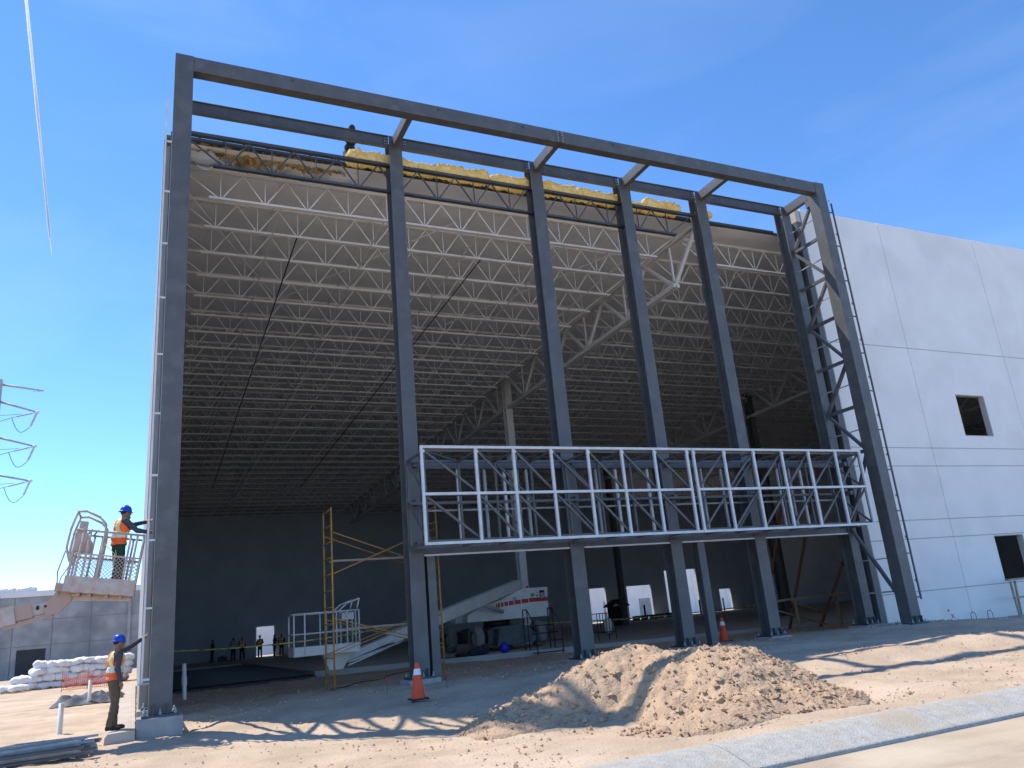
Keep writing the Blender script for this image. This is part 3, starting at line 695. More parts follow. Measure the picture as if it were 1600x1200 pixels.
# ------------------------------------------------------------------ boom lift outside (basket in view)
bl = empty('boom_lift', (-2.4, 18.1, 2.4), 'dusty boom lift basket raised beside the left column', 'boom lift')
bo = V((-2.4, 18.1, 2.4))
TILT = Matrix.Translation((-1.3, 18.1, 2.75))@Matrix.Rotation(math.radians(8), 4, 'Y')@Matrix.Translation((1.3, -18.1, -2.75))   # the basket hangs a little low on its right
def L_(m, name, mt, par=None):
    if name not in ('boom_section', 'knuckle', 'cylinder', 'pin', 'chassis'): m.v = [tuple(TILT@V(p)) for p in m.v]
    o = m.build(name, mt); o.parent = par or bl
    if not par: o.matrix_parent_inverse = Matrix.Translation(-bo)
    return o
xa, xb, ya, yb, zf = -1.33, -.10, 17.72, 18.52, 2.80
m = MB(); m.box(xa, xb, ya, yb, zf-.03, zf+.02); floor_ = L_(m, 'platform_floor', 'dusty_paint')
for q in ((xa, xb, ya-.02, ya), (xa, xb, yb, yb+.02), (xa-.02, xa, ya, yb), (xb, xb+.02, ya, yb)):
    m = MB(); m.box(*q, zf-.06, zf+.24); L_(m, 'toe_board', 'dusty_paint')
r = .022
posts = [(xa+.02, ya), (xa+.14, ya), (xa+.26, ya), (xb-.24, ya), (xb-.12, ya), (xb, ya), (xb, (ya+yb)/2), (xb, yb), (xa+.02, yb), (xa+.3, yb), (xa+.45, yb), (xb-.2, yb), (xa, (ya+yb)/2)]
for X, Y in posts:
    m = MB(); m.tube((X, Y, zf), (X, Y, zf+1.12), r); L_(m, 'post', 'dusty_paint')
for z, mt in ((zf+1.13, 'dusty_pink'), (zf+.68, 'dusty_pink')):
    for p, q in (((xa, ya), (xb, ya)), ((xa, yb), (xb, yb)), ((xb, ya), (xb, yb)), ((xa, ya), (xa, yb))):
        if z < zf+1 and p == (xa, ya) and q == (xb, ya): continue
        m = MB(); m.tube((*p, z), (*q, z), r); L_(m, 'rail', mt)
# expanded metal infill
for Y in (ya, yb):
    m = MB(); x = xa+.05
    st = .075; H = .42
    k = int((xb-xa)/st)
    for i in range(-int(H/st), k):
        for s in (1, -1):
            x0 = xa+i*st; x1 = x0+H; z0_, z1_ = (zf+.24, zf+.24+H) if s > 0 else (zf+.24+H, zf+.24)
            t0 = max(0, (xa-x0)/H); t1 = min(1, (xb-x0)/H)
            if t1 > t0: m.bar((x0+H*t0, Y, z0_+(z1_-z0_)*t0), (x0+H*t1, Y, z0_+(z1_-z0_)*t1), .008, .016, up=(0, 1, 0))
    L_(m, 'mesh_panel', 'dusty_paint')
    m = MB(); m.tube((xa, Y, zf+.67), (xb, Y, zf+.67), .016); L_(m, 'rail', 'dusty_paint')
# control box, arch rails
m = MB(); m.prism([(xa-.02, zf+.72), (xa+.30, zf+.72), (xa+.30, zf+.95), (xa+.18, zf+1.12), (xa-.02, zf+1.12)], ya+.15, yb-.15); L_(m, 'control_box', 'dusty_paint')
m = MB(); m.box(xa+.02, xa+.16, ya+.2, ya+.4, zf+1.12, zf+1.33); L_(m, 'control_box', 'dusty_paint')
m = MB(); m.tube((xa+.2, ya+.3, zf+1.1), (xa+.26, ya+.3, zf+1.2), .015); m.tube((xa+.3, ya+.45, zf+1.1), (xa+.36, ya+.45, zf+1.22), .015); L_(m, 'joystick', 'black')
for Y in (ya, yb):
    m = MB(); m.path([(xa, Y, zf+.5), (xa-.10, Y, zf+.75), (xa-.10, Y, zf+1.1), (xa-.04, Y, zf+1.48), (xa+.12, Y, zf+1.5), (xa+.38, Y, zf+1.40), (xa+.50, Y, zf+1.28), (xa+.52, Y, zf+1.05), (xa+.52, Y, zf)], .024); L_(m, 'guard_arch', 'dusty_paint')
m = MB(); m.tube((xa-.04, ya, zf+1.48), (xa-.04, yb, zf+1.48), .022); L_(m, 'guard_arch', 'dusty_pink')
m = MB(); m.path([(xa-.10, ya, zf+.75), (xa-.17, ya+.1, zf+.3), (xa-.12, ya+.2, zf-.02), (xa-.05, ya+.3, zf-.2)], .014); m.path([(xa+.1, ya+.2, zf+.7), (xa-.1, ya+.2, zf+.2), (xa-.13, ya+.3, zf-.15)], .012); L_(m, 'hose', 'galv_dull')
m = MB(); m.box(xa-.16, xa-.03, ya+.15, ya+.4, zf-.05, zf+.1); L_(m, 'valve_block', 'dusty_pink')
m = MB(); m.path([(xa+.5, ya+.3, zf+.95), (xa+.75, ya+.3, zf+.75), (xa+.78, ya+.3, zf+.4)], .008); m.path([(xa+.78, ya+.3, zf+.73), (-.62, 18.2, zf+.95)], .007); L_(m, 'lanyard', 'reflect')
# support and boom going left
m = MB(); m.bar((xa+.05, 18.1, zf-.16), (xb-.05, 18.1, zf-.10), .12, .08); L_(m, 'support_beam', 'dusty_paint')
for X in (-1.1, -.9, -.6, -.35):
    m = MB(); m.box(X, X+.06, 17.8, 18.45, zf-.12, zf-.03); L_(m, 'support_rib', 'dusty_pink')
m = MB(); m.prism([(-1.44, 2.80), (-1.26, 2.80), (-1.18, 2.60), (-1.38, 2.38), (-1.60, 2.30), (-1.66, 2.50), (-1.52, 2.66)], 17.98, 18.22); L_(m, 'knuckle', 'dusty_pink')
for k, (p, q, w_, h_) in enumerate((((-1.40, 18.1, 2.52), (-1.86, 18.1, 2.43), .2, .2), ((-1.84, 18.1, 2.44), (-2.14, 18.1, 2.38), .26, .26), ((-2.12, 18.1, 2.385), (-9.5, 18.1, .95), .32, .34))):
    m = MB(); m.bar(p, q, w_, h_); L_(m, 'boom_section', ('dusty_paint', 'dusty_pink', 'dusty_paint')[k])
m = MB(); m.bar((-1.5, 18.1, 2.33), (-2.3, 18.1, 2.15), .2, .05); L_(m, 'cylinder', 'dusty_pink')
for X in (-1.62, -1.75):
    m = MB(); m.tube((X, 17.985, 2.47), (X, 18.0, 2.47), .03); m.tube((X, 17.97, 2.5), (X, 17.99, 2.5), .025); L_(m, 'pin', 'black')
m = MB(); m.box(-11.5, -9, 17.2, 19, .35, 1.5); m.box(-11.2, -9.2, 17.4, 18.8, -.05, .35); L_(m, 'chassis', 'dusty_paint')

# ------------------------------------------------------------------ boom lift inside the warehouse
b2 = empty('boom_lift', (14.7, 34.5, .2), 'white boom lift with red stripe parked on the warehouse slab', 'boom lift')
o2 = V((14.7, 34.5, .2))
def I_(m, name, mt, par=None, **k):
    o = m.build(name, mt, **k); o.parent = par or b2
    if not par: o.matrix_parent_inverse = Matrix.Translation(-o2)
    return o
for X in (13.35, 16.35):
    for Y in (33.2, 36.5):
        m = MB(); R_ = .57; w2 = .2
        prof_ = [(.30, -w2), (.50, -w2), (.55, -w2+.04), (R_, -w2+.1), (R_, w2-.1), (.55, w2-.04), (.50, w2), (.30, w2)]
        m.lathe(prof_, 28); o = I_(m, 'tyre', 'tyre'); o.matrix_parent_inverse = Matrix(); o.location = V((X, Y, .2+R_))-o2; o.rotation_euler = (0, math.pi/2, 0)
        m = MB(); m.lathe([(.001, -.1), (.12, -.12), (.3, -.1), (.31, .1), (.001, .1)], 20); q = m.build('rim', 'white_paint', o)
m = MB(); m.prism([(13.8, .55), (15.9, .55), (15.9, 1.05), (15.5, 1.2), (14.2, 1.2), (13.8, 1.05)], 32.9, 36.9); I_(m, 'chassis', 'dark_green')
m = MB(); m.prism([(13.95, .42), (15.7, .42), (15.9, .75), (15.3, 1.12), (14.1, 1.12)], 32.3, 32.9); I_(m, 'front_cover', 'dark_green')
m = MB(); m.lathe([(.001, 1.2), (.6, 1.2), (.6, 1.45), (.001, 1.45)], 20, (14.8, 34.2, 0)); I_(m, 'turntable', 'black')
hood_ = [(12.95, 1.47), (16.95, 1.45), (17.0, 2.74), (15.75, 2.74), (14.9, 2.45), (14.2, 2.22), (13.9, 2.2), (12.98, 1.78)]
m = MB(); m.prism(hood_, 33.1, 33.75); h1 = I_(m, 'hood', 'white_paint', bevel=.03)
m = MB(); m.prism(hood_, 34.55, 35.2); I_(m, 'hood', 'white_paint', bevel=.03)
m = MB(); m.box(14.2, 16.9, 33.76, 34.54, 1.48, 2.2); I_(m, 'counterweight', 'white_paint')
x = 14.35
for k, L in enumerate((.05, .1, .13, .18, .24, .3, .34, .95)):
    m = MB(); m.box(x, x+L, 33.085, 33.097, 1.98+.02*k, 2.16+.02*k); I_(m, 'stripe', 'red', h1).matrix_parent_inverse = Matrix(); x += L+.045
m = MB(); m.box(16.1, 16.28, 33.085, 33.097, 2.36, 2.5); I_(m, 'sticker', 'green', h1)
m = MB(); m.box(16.55, 16.8, 33.08, 33.097, 2.2, 2.6); p_ = I_(m, 'control_panel', 'black', h1)
m = MB(); m.box(16.58, 16.77, 33.07, 33.079, 2.24, 2.5); I_(m, 'panel_face', 'plank', h1)
for k in range(3):
    m = MB(); m.box(16.38, 16.46, 33.085, 33.097, 2.22+.13*k, 2.29+.13*k); I_(m, 'sticker', ('blue', 'black', 'galv_dull')[k], h1)
m = MB(); m.box(15.2, 15.4, 33.085, 33.097, 2.25, 2.4); I_(m, 'vent', 'galv_dull', h1)
m = MB(); m.lathe([(.06, 0), (.06, .1), (.03, .14), (.001, .14)], 10, (16.35, 33.9, 2.74)); I_(m, 'beacon', 'orange')
tip = V((5.45, 24.35, .78)); back = V((16.0, 34.15, 2.98))
d_ = (tip-back).normalized()
L_tot = (tip-back).length
m = MB(); m.bar(back, back+d_*L_tot*.62, .34, .44); I_(m, 'boom_section', 'white_paint', bevel=.02)
m = MB(); m.bar(back+d_*L_tot*.6, back+d_*L_tot*.80, .27, .34); I_(m, 'boom_section', 'white_paint')
m = MB(); m.bar(back+d_*L_tot*.79, tip, .18, .2); I_(m, 'jib', 'white_paint')
m = MB(); m.tube(back+d_*L_tot*.76-V((0, 0, .25)), tip-V((-.3, -.3, .1)), .04); m.tube(back+d_*L_tot*.76-V((-.1, .1, .2)), tip-V((-.3, -.3, .2)), .025); I_(m, 'cylinder', 'galv')
m = MB(); m.tube((15.3, 33.8, 1.7), back+d_*4.2-V((0, 0, .2)), .08); I_(m, 'lift_cylinder', 'galv_dull')
m = MB(); m.prism([(5.1, .52), (5.5, .52), (5.75, .95), (5.75, 1.02), (4.9, 1.02)], 24.2, 24.5); I_(m, 'platform_mount', 'white_paint')
xa, xb, ya, yb, zf = 4.0, 5.86, 23.6, 24.45, 1.03
m = MB(); m.box(xa, xb, ya, yb, zf-.04, zf+.0); I_(m, 'platform_floor', 'white_paint')
for q in ((xa, xb, ya-.02, ya), (xa, xb, yb, yb+.02), (xa-.02, xa, ya, yb), (xb, xb+.02, ya, yb)):
    m = MB(); m.box(*q, zf-.05, zf+.2); I_(m, 'toe_board', 'white_paint')
for X, Y in ((xa, ya), (xa+.3, ya), (xa+.9, ya), (xa+1.2, ya), (xb, ya), (xa, yb), (xa+.9, yb), (xb, yb), (xb, (ya+yb)/2), (xb-.35, yb), (xb-.35, ya)):
    m = MB(); m.tube((X, Y, zf), (X, Y, zf+1.1), .024); I_(m, 'post', 'white_paint')
for z in (.55, 1.1):
    for p, q in (((xa, ya), (xb, ya)), ((xa, yb), (xb, yb)), ((xb, ya), (xb, yb)), ((xa, ya), (xa, yb))):
        m = MB(); m.tube((*p, zf+z), (*q, zf+z), .022); I_(m, 'rail', 'white_paint')
m = MB(); m.path([(xb-.6, ya, zf+1.1), (xb-.35, ya, zf+1.3), (xb+.02, ya, zf+1.42), (xb-.05, ya, zf+1.15)], .024); m.path([(xb-.6, yb, zf+1.1), (xb-.35, yb, zf+1.3), (xb+.02, yb, zf+1.42), (xb-.05, yb, zf+1.15)], .024); m.tube((xb+.02, ya, zf+1.42), (xb+.02, yb, zf+1.42), .022); I_(m, 'guard_arch', 'white_paint')
m = MB(); m.box(xb-.45, xb-.1, ya+.2, yb-.2, zf+.85, zf+1.05); I_(m, 'control_box', 'white_paint')

# ------------------------------------------------------------------ scaffold
sc = empty('scaffold_tower', (6, 21.5, .1), 'yellow tubular scaffold tower with crossed braces beside the second column', 'scaffold')
so2 = V((6, 21.5, .1))
def S_(m, name, mt='scaffold'):
    o = m.build(name, mt); o.parent = sc; o.matrix_parent_inverse = Matrix.Translation(-so2); return o
for X in (4.55, 7.48):
    for Y in (21, 22):
        m = MB(); m.tube((X, Y, gz(X, Y)), (X, Y, 4.75), .024); S_(m, 'upright')
    z = .5
    while z < 4.7:
        m = MB(); m.tube((X, 21, z), (X, 22, z), .018, n=6); S_(m, 'rung'); z += .42
for z0_, z1_ in ((1.9, 1.0), (1.0, 1.9), (4.1, 3.0), (3.0, 4.1)):
    for Y in (21, 22):
        m = MB(); m.tube((4.55, Y, z0_), (7.48, Y, z1_), .013, n=6); S_(m, 'cross_brace', 'scaffold')
for z, lb in ((3.34, 'upper'), (1.58, 'lower')):
    m = MB(); m.box(4.6, 7.45, 21.3, 21.6, z, z+.05)
    tag(m.build('plank', 'plank'), 'worn wooden plank on the %s level of the yellow scaffold' % lb, 'plank', 'planks on the scaffold')

# ------------------------------------------------------------------ cones
def cone(loc, label, s=1.):
    r_ = empty('traffic_cone', loc, label, 'traffic cone', 'traffic cones')
    m = MB(); m.lathe([(.155, .03), (.112, .30*s)], 24); m.lathe([(.0915, .45*s), (.045, .74*s), (.04, .75*s), (.028, .75*s), (.028, .73*s)], 24); m.lathe([(.112, .30*s), (.0915, .45*s)], 24)
    m.build('cone_body', 'orange', r_)
    m = MB(); m.lathe([(.0865, .505*s), (.067, .63*s)], 24); c = m.build('reflective_collar', 'hat_white', r_); c.scale = (1.03, 1.03, 1)
    m = MB(); m.box(-.19, .19, -.19, .19, 0, .032); m.build('base', 'black', r_, bevel=.015)
cone((5.56, 17.4, gz(5.56, 17.4)+.03), 'orange traffic cone with white collar before the second column')
cone((17.2, 21.4, gz(17.2, 21.4)+.01), 'orange traffic cone half hidden behind the dirt heap')
for x, y in ((5.3, 18.9), (6.55, 18.3)):
    r_ = empty('survey_stake', (x, y, gz(x, y)), 'thin survey stake with red flag near the orange cone, %s' % ('left of it' if x < 6 else 'right of it'), 'stake', 'survey stakes')
    m = MB(); m.tube((0, 0, -.1), (0, 0, .33), .008, n=6); m.build('pin', 'wire', r_)
    m = MB(); m.box(-.045, .045, -.005, .005, .29, .34); m.build('flag', 'red', r_)

# ------------------------------------------------------------------ smaller things inside
def tubes(name, label, cat, segs, r=.018, mt='black', loc=(0, 0, 0)):
    r_ = empty(name, loc, label, cat)
    for nm, p, q in segs:
        m = MB(); m.tube(p, q, r, n=6); m.build(nm, mt, r_)
    return r_
segs = []
for X in (0, 1.15):
    for Y in (0, .7):
        segs.append(('leg', (X, Y, 0), (X, Y, 1.0 if Y == 0 else 1.75)))
    segs += [('rail', (X, 0, .08), (X, .7, .08)), ('rail', (X, 0, 1.0), (X, .7, 1.75)), ('rail', (X, .7, 1.75), (X, 1.1, 1.75)), ('leg', (X, 1.1, 0), (X, 1.1, 1.75))]
segs += [('rail', (0, 0, z), (1.15, 0, z)) for z in (.08, .5)]+[('step', (0, .35, .8), (1.15, .35, .8)), ('rail', (0, .7, 1.1), (1.15, .7, 1.1))]
tubes('step_stand', 'black tubular access stand at the slab edge beside the white lift', 'access stand', segs, loc=(14.3, 29.2, .02), r=.022)
segs = [('leg', (x, y, 0), (x, y, 1.15)) for x in (0, .9) for y in (0, .6)]+[('rail', (0, y, z), (.9, y, z)) for y in (0, .6) for z in (.35, 1.15)]+[('bar', (.15*k, 0, .35), (.15*k, 0, 1.15)) for k in range(1, 6)]
ct = tubes('cage_cart', 'black cage cart on the slab right of the third column', 'cart', segs, loc=(18.3, 31.2, .2))
m = MB(); m.ell((.72, .3, .62), .22, .26, .34); m.build('sack', 'pvc', ct)
ks = empty('kiosk', (35.4, 57, .2), 'small dark hut with gabled roof far inside the warehouse', 'hut')
m = MB(); m.box(-.6, .6, -.5, .5, 0, 1.5); m.build('wall', 'black_sheet', ks)
m = MB(); m.prism([(-.85, 1.45), (0, 1.95), (.85, 1.45), (.85, 1.52), (0, 2.03), (-.85, 1.52)], -.7, .7); m.build('roof', 'black_sheet', ks)
for X in (-.55, -.2, .2, .55):
    m = MB(); m.box(X-.03, X+.03, -.56, -.51, 0, 1.45); m.build('post', 'black', ks)
for x, y, L, lb in ((45, 68.6, 2.2, 'low dark pallet stack before the wide lit doorway'), (48.5, 69.5, 2.6, 'low dark stack right of the lit doorway pallet')):
    p_ = empty('pallet', (x, y, .2), lb, 'pallet')
    for k in range(4):
        m = MB(); m.box(0, L, .3*k, .3*k+.2, .3, .42); m.build('board', 'black', p_)
    for k in range(3):
        m = MB(); m.box(L*k/2.2, L*k/2.2+.15, 0, 1.1, 0, .3); m.build('bearer', 'black', p_)
for i, (x, y) in enumerate(((44.1, 66), (50.2, 71), (49.9, 65), (58.5, 72))):
    m = MB(); m.lathe([(.09, 0), (.09, 1.35), (.05, 1.42), (.001, 1.43)], 12); o = m.build('bollard', 'black' if i in (0, 2) else 'white_paint')
    o.location = (x, y, .2); tag(o, ('dark bollard left of the wide lit doorway', 'white bollard right of the wide lit doorway', 'dark bollard before the tall lit doorway', 'white bollard right of the tall lit doorway')[i], 'bollard', 'door bollards')
# things at the slab edge
m = MB(); m.ell((0, 0, .2), .2, .2, .21); m.lathe([(.06, .38), (.06, .44), (.001, .45)], 10); o = m.build('water_jug', 'blue'); o.location = (13.3, 30.15, .2); tag(o, 'round bright blue jug on the slab edge under the lift', 'jug')
m = MB(); m.ell((0, 0, .17), .36, .22, .2); m.ell((.25, -.05, .22), .2, .2, .2); m.ell((-.28, .02, .12), .16, .18, .13); o = m.build('tool_bag', 'trousers_dark'); o.location = (12.35, 30.55, .2); tag(o, 'dark blue work bag slumped beside the lift wheel', 'bag')
m = MB()
for k in range(16):
    a0, a1 = 2*math.pi*k/16, 2*math.pi*(k+1)/16; m.tube((.2*math.cos(a0), .2*math.sin(a0), .08), (.2*math.cos(a1), .2*math.sin(a1), .08), .07, n=8)
o = m.build('tyre', 'black'); o.location = (11.75, 30.9, .2); tag(o, 'small black tyre lying on the slab edge', 'tyre')
m = MB(); m.box(-.35, .35, -.2, .2, 0, .36); m.box(-.1, .1, -.03, .03, .36, .42); o = m.build('tool_box', 'black', bevel=.03); o.location = (6.25, 69.8, .2); tag(o, 'black box on the floor between the people far inside', 'box')
m = MB(); m.lathe([(.055, -.4), (.055, .5), (.05, .5), (.05, -.4)], 14); m.lathe([(.07, -.05), (.07, .18), (.055, .18)], 14); o = m.build('drain_pipe', 'pvc'); o.location = (1.2, 24, .6); o.rotation_euler = (.06, -.04, 0); tag(o, 'white plastic pipe stub standing just right of the left column', 'pipe')
# caution tape
pts = []
for k in range(41):
    t = k/40; pts.append(V((.7+(7.4-.7)*t, 24.5-3.4*t, 1.45+.25*t-.18*math.sin(math.pi*t))))
m = MB()
for a, b in zip(pts[:-1], pts[1:]): m.bar(a, b, .004, .03)
tag(m.build('caution_tape', 'tape'), 'yellow caution tape strung from left column to the scaffold', 'tape')
m = MB()
for k in range(30):
    t = k/30; t2 = (k+1)/30; m.bar((18+16*t, 40-6*t, 1.2-.3*math.sin(math.pi*t)), (18+16*t2, 40-6*t2, 1.2-.3*math.sin(math.pi*t2)), .004, .06)
tag(m.build('caution_tape', 'tape'), 'yellow caution tape across the slab behind the third and fourth columns', 'tape')
m = MB(); m.path([(4.6, 21.8, gz(4.6, 21.8)+.02)]+[(5.2+.35*k, 22.4+.62*k+.3*math.sin(k), gz(5.2+.35*k, 22.4+.62*k)+.02) for k in range(12)]+[(10, 30.9, .22), (11.6, 31, .22)], .012, 5)
tag(m.build('power_cable', 'black'), 'black cable snaking over the dirt below the slab edge', 'cable')
# wooden barrier at right, tilt-up braces
wb = empty('wood_barrier', (22.3, 23.6, .1), 'rough wooden barrier frame inside by the right columns', 'barrier')
for nm, p, q, w_ in (('rail', (-.7, 0, 1.15), (2.95, .1, 1.2), .09), ('leg', (.25, 0, 0), (.25, 0, 1.12), .09), ('leg', (2.5, .1, 0), (2.5, .1, 1.15), .09), ('brace', (.3, .2, 1.05), (2.4, .8, .55), .07), ('brace', (-.6, .1, .8), (2.2, .6, .1), .07)):
    m = MB(); m.bar(p, q, w_, w_*.8); m.build(nm, 'wood', wb)
for i, (p, q, lb) in enumerate((((28.8, 26, 9.25), (24.2, 26, -.1), 'long rusty brace pole slanting behind the rightmost inner column'), ((28.6, 25, 4.6), (25.0, 25, .1), 'short brown brace pole leaning over the wooden barrier'), ((25.1, 26, 5.2), (22.9, 26, .1), 'rusty brace pole showing just right of the fifth column'))):
    m = MB(); m.tube(p, q, .06, n=10); m.tube(V(p)+(V(q)-V(p))*.45, V(p)+(V(q)-V(p))*.48, .075, n=10); tag(m.build('brace_pole', 'rust'), lb, 'brace', 'tilt-up brace poles')
# trestle, loops and scraps at right wall
ts = empty('trestle', (28.4, 19.0, -.1), 'pale wooden trestle at the right edge before the lower window', 'trestle')
for nm, p, q, w_ in (('top', (-.1, 0, 1.36), (1.5, 0, 1.36), .22), ('leg', (.05, 0, 0), (.0, 0, 1.3), .06), ('leg', (.45, .2, 0), (.4, .1, 1.3), .06), ('leg', (1.3, 0, 0), (1.35, 0, 1.3), .06), ('stretcher', (-.05, 0, .72), (1.4, 0, .74), .05)):
    m = MB(); m.bar(p, q, w_, .06); m.build(nm, 'plank', ts)
m = MB(); m.box(28.2, 28.9, 18.8, 19.3, -.3, .02); tag(m.build('concrete_block', 'concrete', bevel=.02), 'concrete block under the trestle leg', 'block')
for i, x in enumerate((26.7, 27.6)):
    m = MB(); pts = [(x-.13, 19.5, -.2), (x-.13, 19.5, .2), (x-.07, 19.5, .28), (x+.07, 19.5, .28), (x+.13, 19.5, .2), (x+.13, 19.5, -.2)]; m.path(pts, .012, 6)
    tag(m.build('rebar_loop', 'wire'), ('bent rebar loop by the white wall, nearer the red mark', 'bent rebar loop by the white wall, further right')[i], 'rebar', 'rebar loops')
m = MB(); m.bar((24.0, 17.6, gz(24, 17.6)+.05), (25.6, 17.2, gz(25.6, 17.2)+.05), .05, .03); tag(m.build('timber_strip', 'plank'), 'pale timber strip lying in front of the white wall', 'timber')

# ------------------------------------------------------------------ left side : footing, studs, bags
m = MB(); P = []
for j in range(60):
    y = 17.62+j*.45
    P.append([(x+.02*N(j, x*5), y, z+.015*N(x*4, y*2)) for x, z in ((-.5, -.3), (-.47, .02), (-.42, .08), (-.1, .1), (.04, .1), (.06, -.2))])
m.grid(P, smooth=False); m.add(P[0], [tuple(range(6))])
tag(m.build('footing', 'dusty_concrete'), 'sunlit concrete footing strip running back along the left wall', 'footing')
for k in range(44):
    ly, lz = divmod(k, 13); y = 16.25+.15*lz+random.uniform(-.08, .08); z = gz(-1.4, y)+.03+.055*ly*random.uniform(.4, 1.2); xs = -2.15+random.uniform(-.35, .2); xe = -.62+random.uniform(-.25, .12)
    m = MB(); dy = random.uniform(-.2, .2); w_ = .05
    p, q = V((xs, y-dy, z)), V((xe, y+dy+.12, z+.01))
    m.bar(p, q, w_, .004); m.bar(p+V((0, -w_/2, .02)), q+V((0, -w_/2, .02)), .004, .04); m.bar(p+V((0, w_/2, .02)), q+V((0, w_/2, .02)), .004, .04)
    tag(m.build('steel_stud', random.choice(('steel_stud', 'steel_stud', 'galv_dull', 'steel_dark'))), 'grey steel stud in the bundle on the sand at lower left', 'stud', 'steel studs in the bundle')
def bag_mesh(seed):
    random.seed(seed); m = MB(); P = []; n_ = 14
    for i in range(11):
        t = i/10; e = (1-abs(2*t-1)**3.5)**.5; row = []
        for j in range(n_):
            a = 2*math.pi*j/n_; q = 1+.3*N(i*.5, j*.6, seed); row.append(((t-.5)*.95, .30*e*q*math.copysign(abs(math.cos(a))**.75, math.cos(a)), .16+.16*e*q*math.copysign(abs(math.sin(a))**.8, math.sin(a))))
        row.append(row[0]); P.append(row)
    m.grid(P); return m.mesh('white_bag', 'bag')
bm3 = [bag_mesh(s) for s in (11, 12, 13)]; random.seed(21)
for col in range(9):
    for lev in range(4 if col > 0 else 2):
        for dep in range(2):
            x = -5.75+col*.62+random.uniform(-.1, .1)+.1*lev; y = 53.5+dep*.9+random.uniform(-.1, .1)
            o = link_mesh('white_bag', random.choice(bm3), None, (x, y, .02+lev*.36), (random.uniform(-.2, .2), random.uniform(-.2, .2), random.uniform(-.9, .9)), (random.uniform(.75, 1.15), random.uniform(.95, 1.35), random.uniform(1.05, 1.4)))
            tag(o, 'white sack in the %s layer of the stacked heap, %s row' % (('bottom', 'second', 'third', 'topmost')[lev], ('front', 'back')[dep]), 'sack', 'white sacks in the heap')
for i, (x, y, lb) in enumerate(((-6.3, 52.4, 'white sack lying loose at the left end of the heap'), (-5.6, 51.8, 'white sack lying loose in front of the heap'))):
    o = link_mesh('white_bag', bm3[i], None, (x, y, .02), (0, 0, .3), (1.1, 1.3, 1.2)); tag(o, lb, 'sack')
nt = empty('safety_net', (-2.2, 46, 0), 'orange plastic mesh fence sagging before the white sacks', 'mesh fence')
m = MB()
def npt(u, v): return (-1.0+2.2*u, .3*N(u*4, 1)+.4*u, .05+v*(.75-.25*math.sin(u*7)**2)+.04*N(u*9, v*3))
for k in range(25):
    for v in range(6): m.bar(npt(k/25, v/6), npt(k/25, (v+1)/6), .02, .02)
for v in range(7):
    for k in range(25): m.bar(npt(k/25, v/6), npt((k+1)/25, v/6), .015, .025)
m.build('mesh', 'net', nt)
for u in (0, .5, 1):
    p = npt(u, 0); m = MB(); m.tube((p[0], p[1], 0), (p[0], p[1], 1.0), .015, n=6); m.build('post', 'wood', nt)
m = MB(); P = []
for j in range(14):
    P.append([(-2.5+i*.12, 31.2+j*.28, max(0, .18+.22*N(i*.45, j*.5, 3)+.1*N(i*1.3, j*1.1))*min(1, i/2, (19-i)/2, j/2, (13-j)/2)+.01) for i in range(20)])
m.grid(P, smooth=True); m.m = [1 if N(k*.02, 4) > .25 else 0 for k in range(len(m.m))]
tag(m.build('plastic_sheet', ['black_sheet', 'galv_dull']), 'crumpled black plastic sheeting on the sand behind the worker', 'plastic sheet')
for i, (x, y, h, lb) in enumerate(((-1.47, 21.5, .66, 'white plastic pipe stake standing in the sand at left'), (-1.35, 31.5, .75, 'white pipe stake rising from the black plastic sheeting'))):
    m = MB(); m.lathe([(.055, -.2), (.055, h), (.045, h), (.045, -.2)], 14); o = m.build('pipe_stake', 'pvc'); o.location = (x, y, gz(x, y)); tag(o, lb, 'pipe', 'pipe stakes')
for i, (x, y, L, a, lb) in enumerate(((-2.35, 19.5, .8, .5, 'weathered board scrap on the sand above the steel studs'), (-2.1, 18.3, .45, -.2, 'short board scrap beside the end of the steel studs'))):
    m = MB(); m.bar((-L/2, 0, .03), (L/2, 0, .05), .1, .03); o = m.build('board_scrap', 'plank'); o.location = (x, y, gz(x, y)); o.rotation_euler[2] = a; tag(o, lb, 'board')

# ------------------------------------------------------------------ precast building behind at left
bb = empty('precast_building', (-15, 98, 0), 'unfinished grey precast concrete building far behind at left', 'building')
bo_ = V((-15, 98, 0))
def D_(m, name, mt):
    o = m.build(name, mt); o.parent = bb; o.matrix_parent_inverse = Matrix.Translation(-bo_); return o
xs = [-40+3.55*i for i in range(13)]
m = MB(); m.box(-40, 6.1, 98.1, 130, -.3, 8.3); D_(m, 'wall_core', 'joint')
for a, b in zip(xs[:-1], xs[1:]):
    for z0_, z1_ in ((-.3, 3.05), (3.1, 5.6), (5.65, 8.0)):
        if z0_ < 1 and a < -9.4 < b:                         # panel with the dark opening
            m = MB(); m.box(a+.04, b-.04, 98, 98.095, 2.75, z1_); m.box(a+.04, a+.5, 98, 98.095, z0_, 2.75); m.box(b-.45, b-.04, 98, 98.095, z0_, 2.75); D_(m, 'wall_panel', 'bg_concrete')
            m = MB(); m.box(a+.5, b-.45, 98.06, 98.09, .1, 2.75); D_(m, 'opening_dark', 'black_sheet'); continue  # black sheet painted in for the shade inside the open doorway
        m = MB(); m.box(a+.04, b-.04, 98+.02*random.random(), 98.095, z0_, z1_); D_(m, 'wall_panel', 'bg_concrete')
m = MB(); m.box(-40, 6.1, 97.9, 98.09, 8.02, 8.6); D_(m, 'parapet', 'white_wall')
for X in (-1.0, -13.4):
    m = MB(); m.box(X, X+.3, 97.7, 97.99, -.3, 8.3); D_(m, 'pilaster', 'bg_concrete')
m = MB()
for k in range(14): m.ell((-14.8+.35*k+random.random()*.2, 99, 8.75+.2*random.random()), .4, .5, .3, 8, 6)
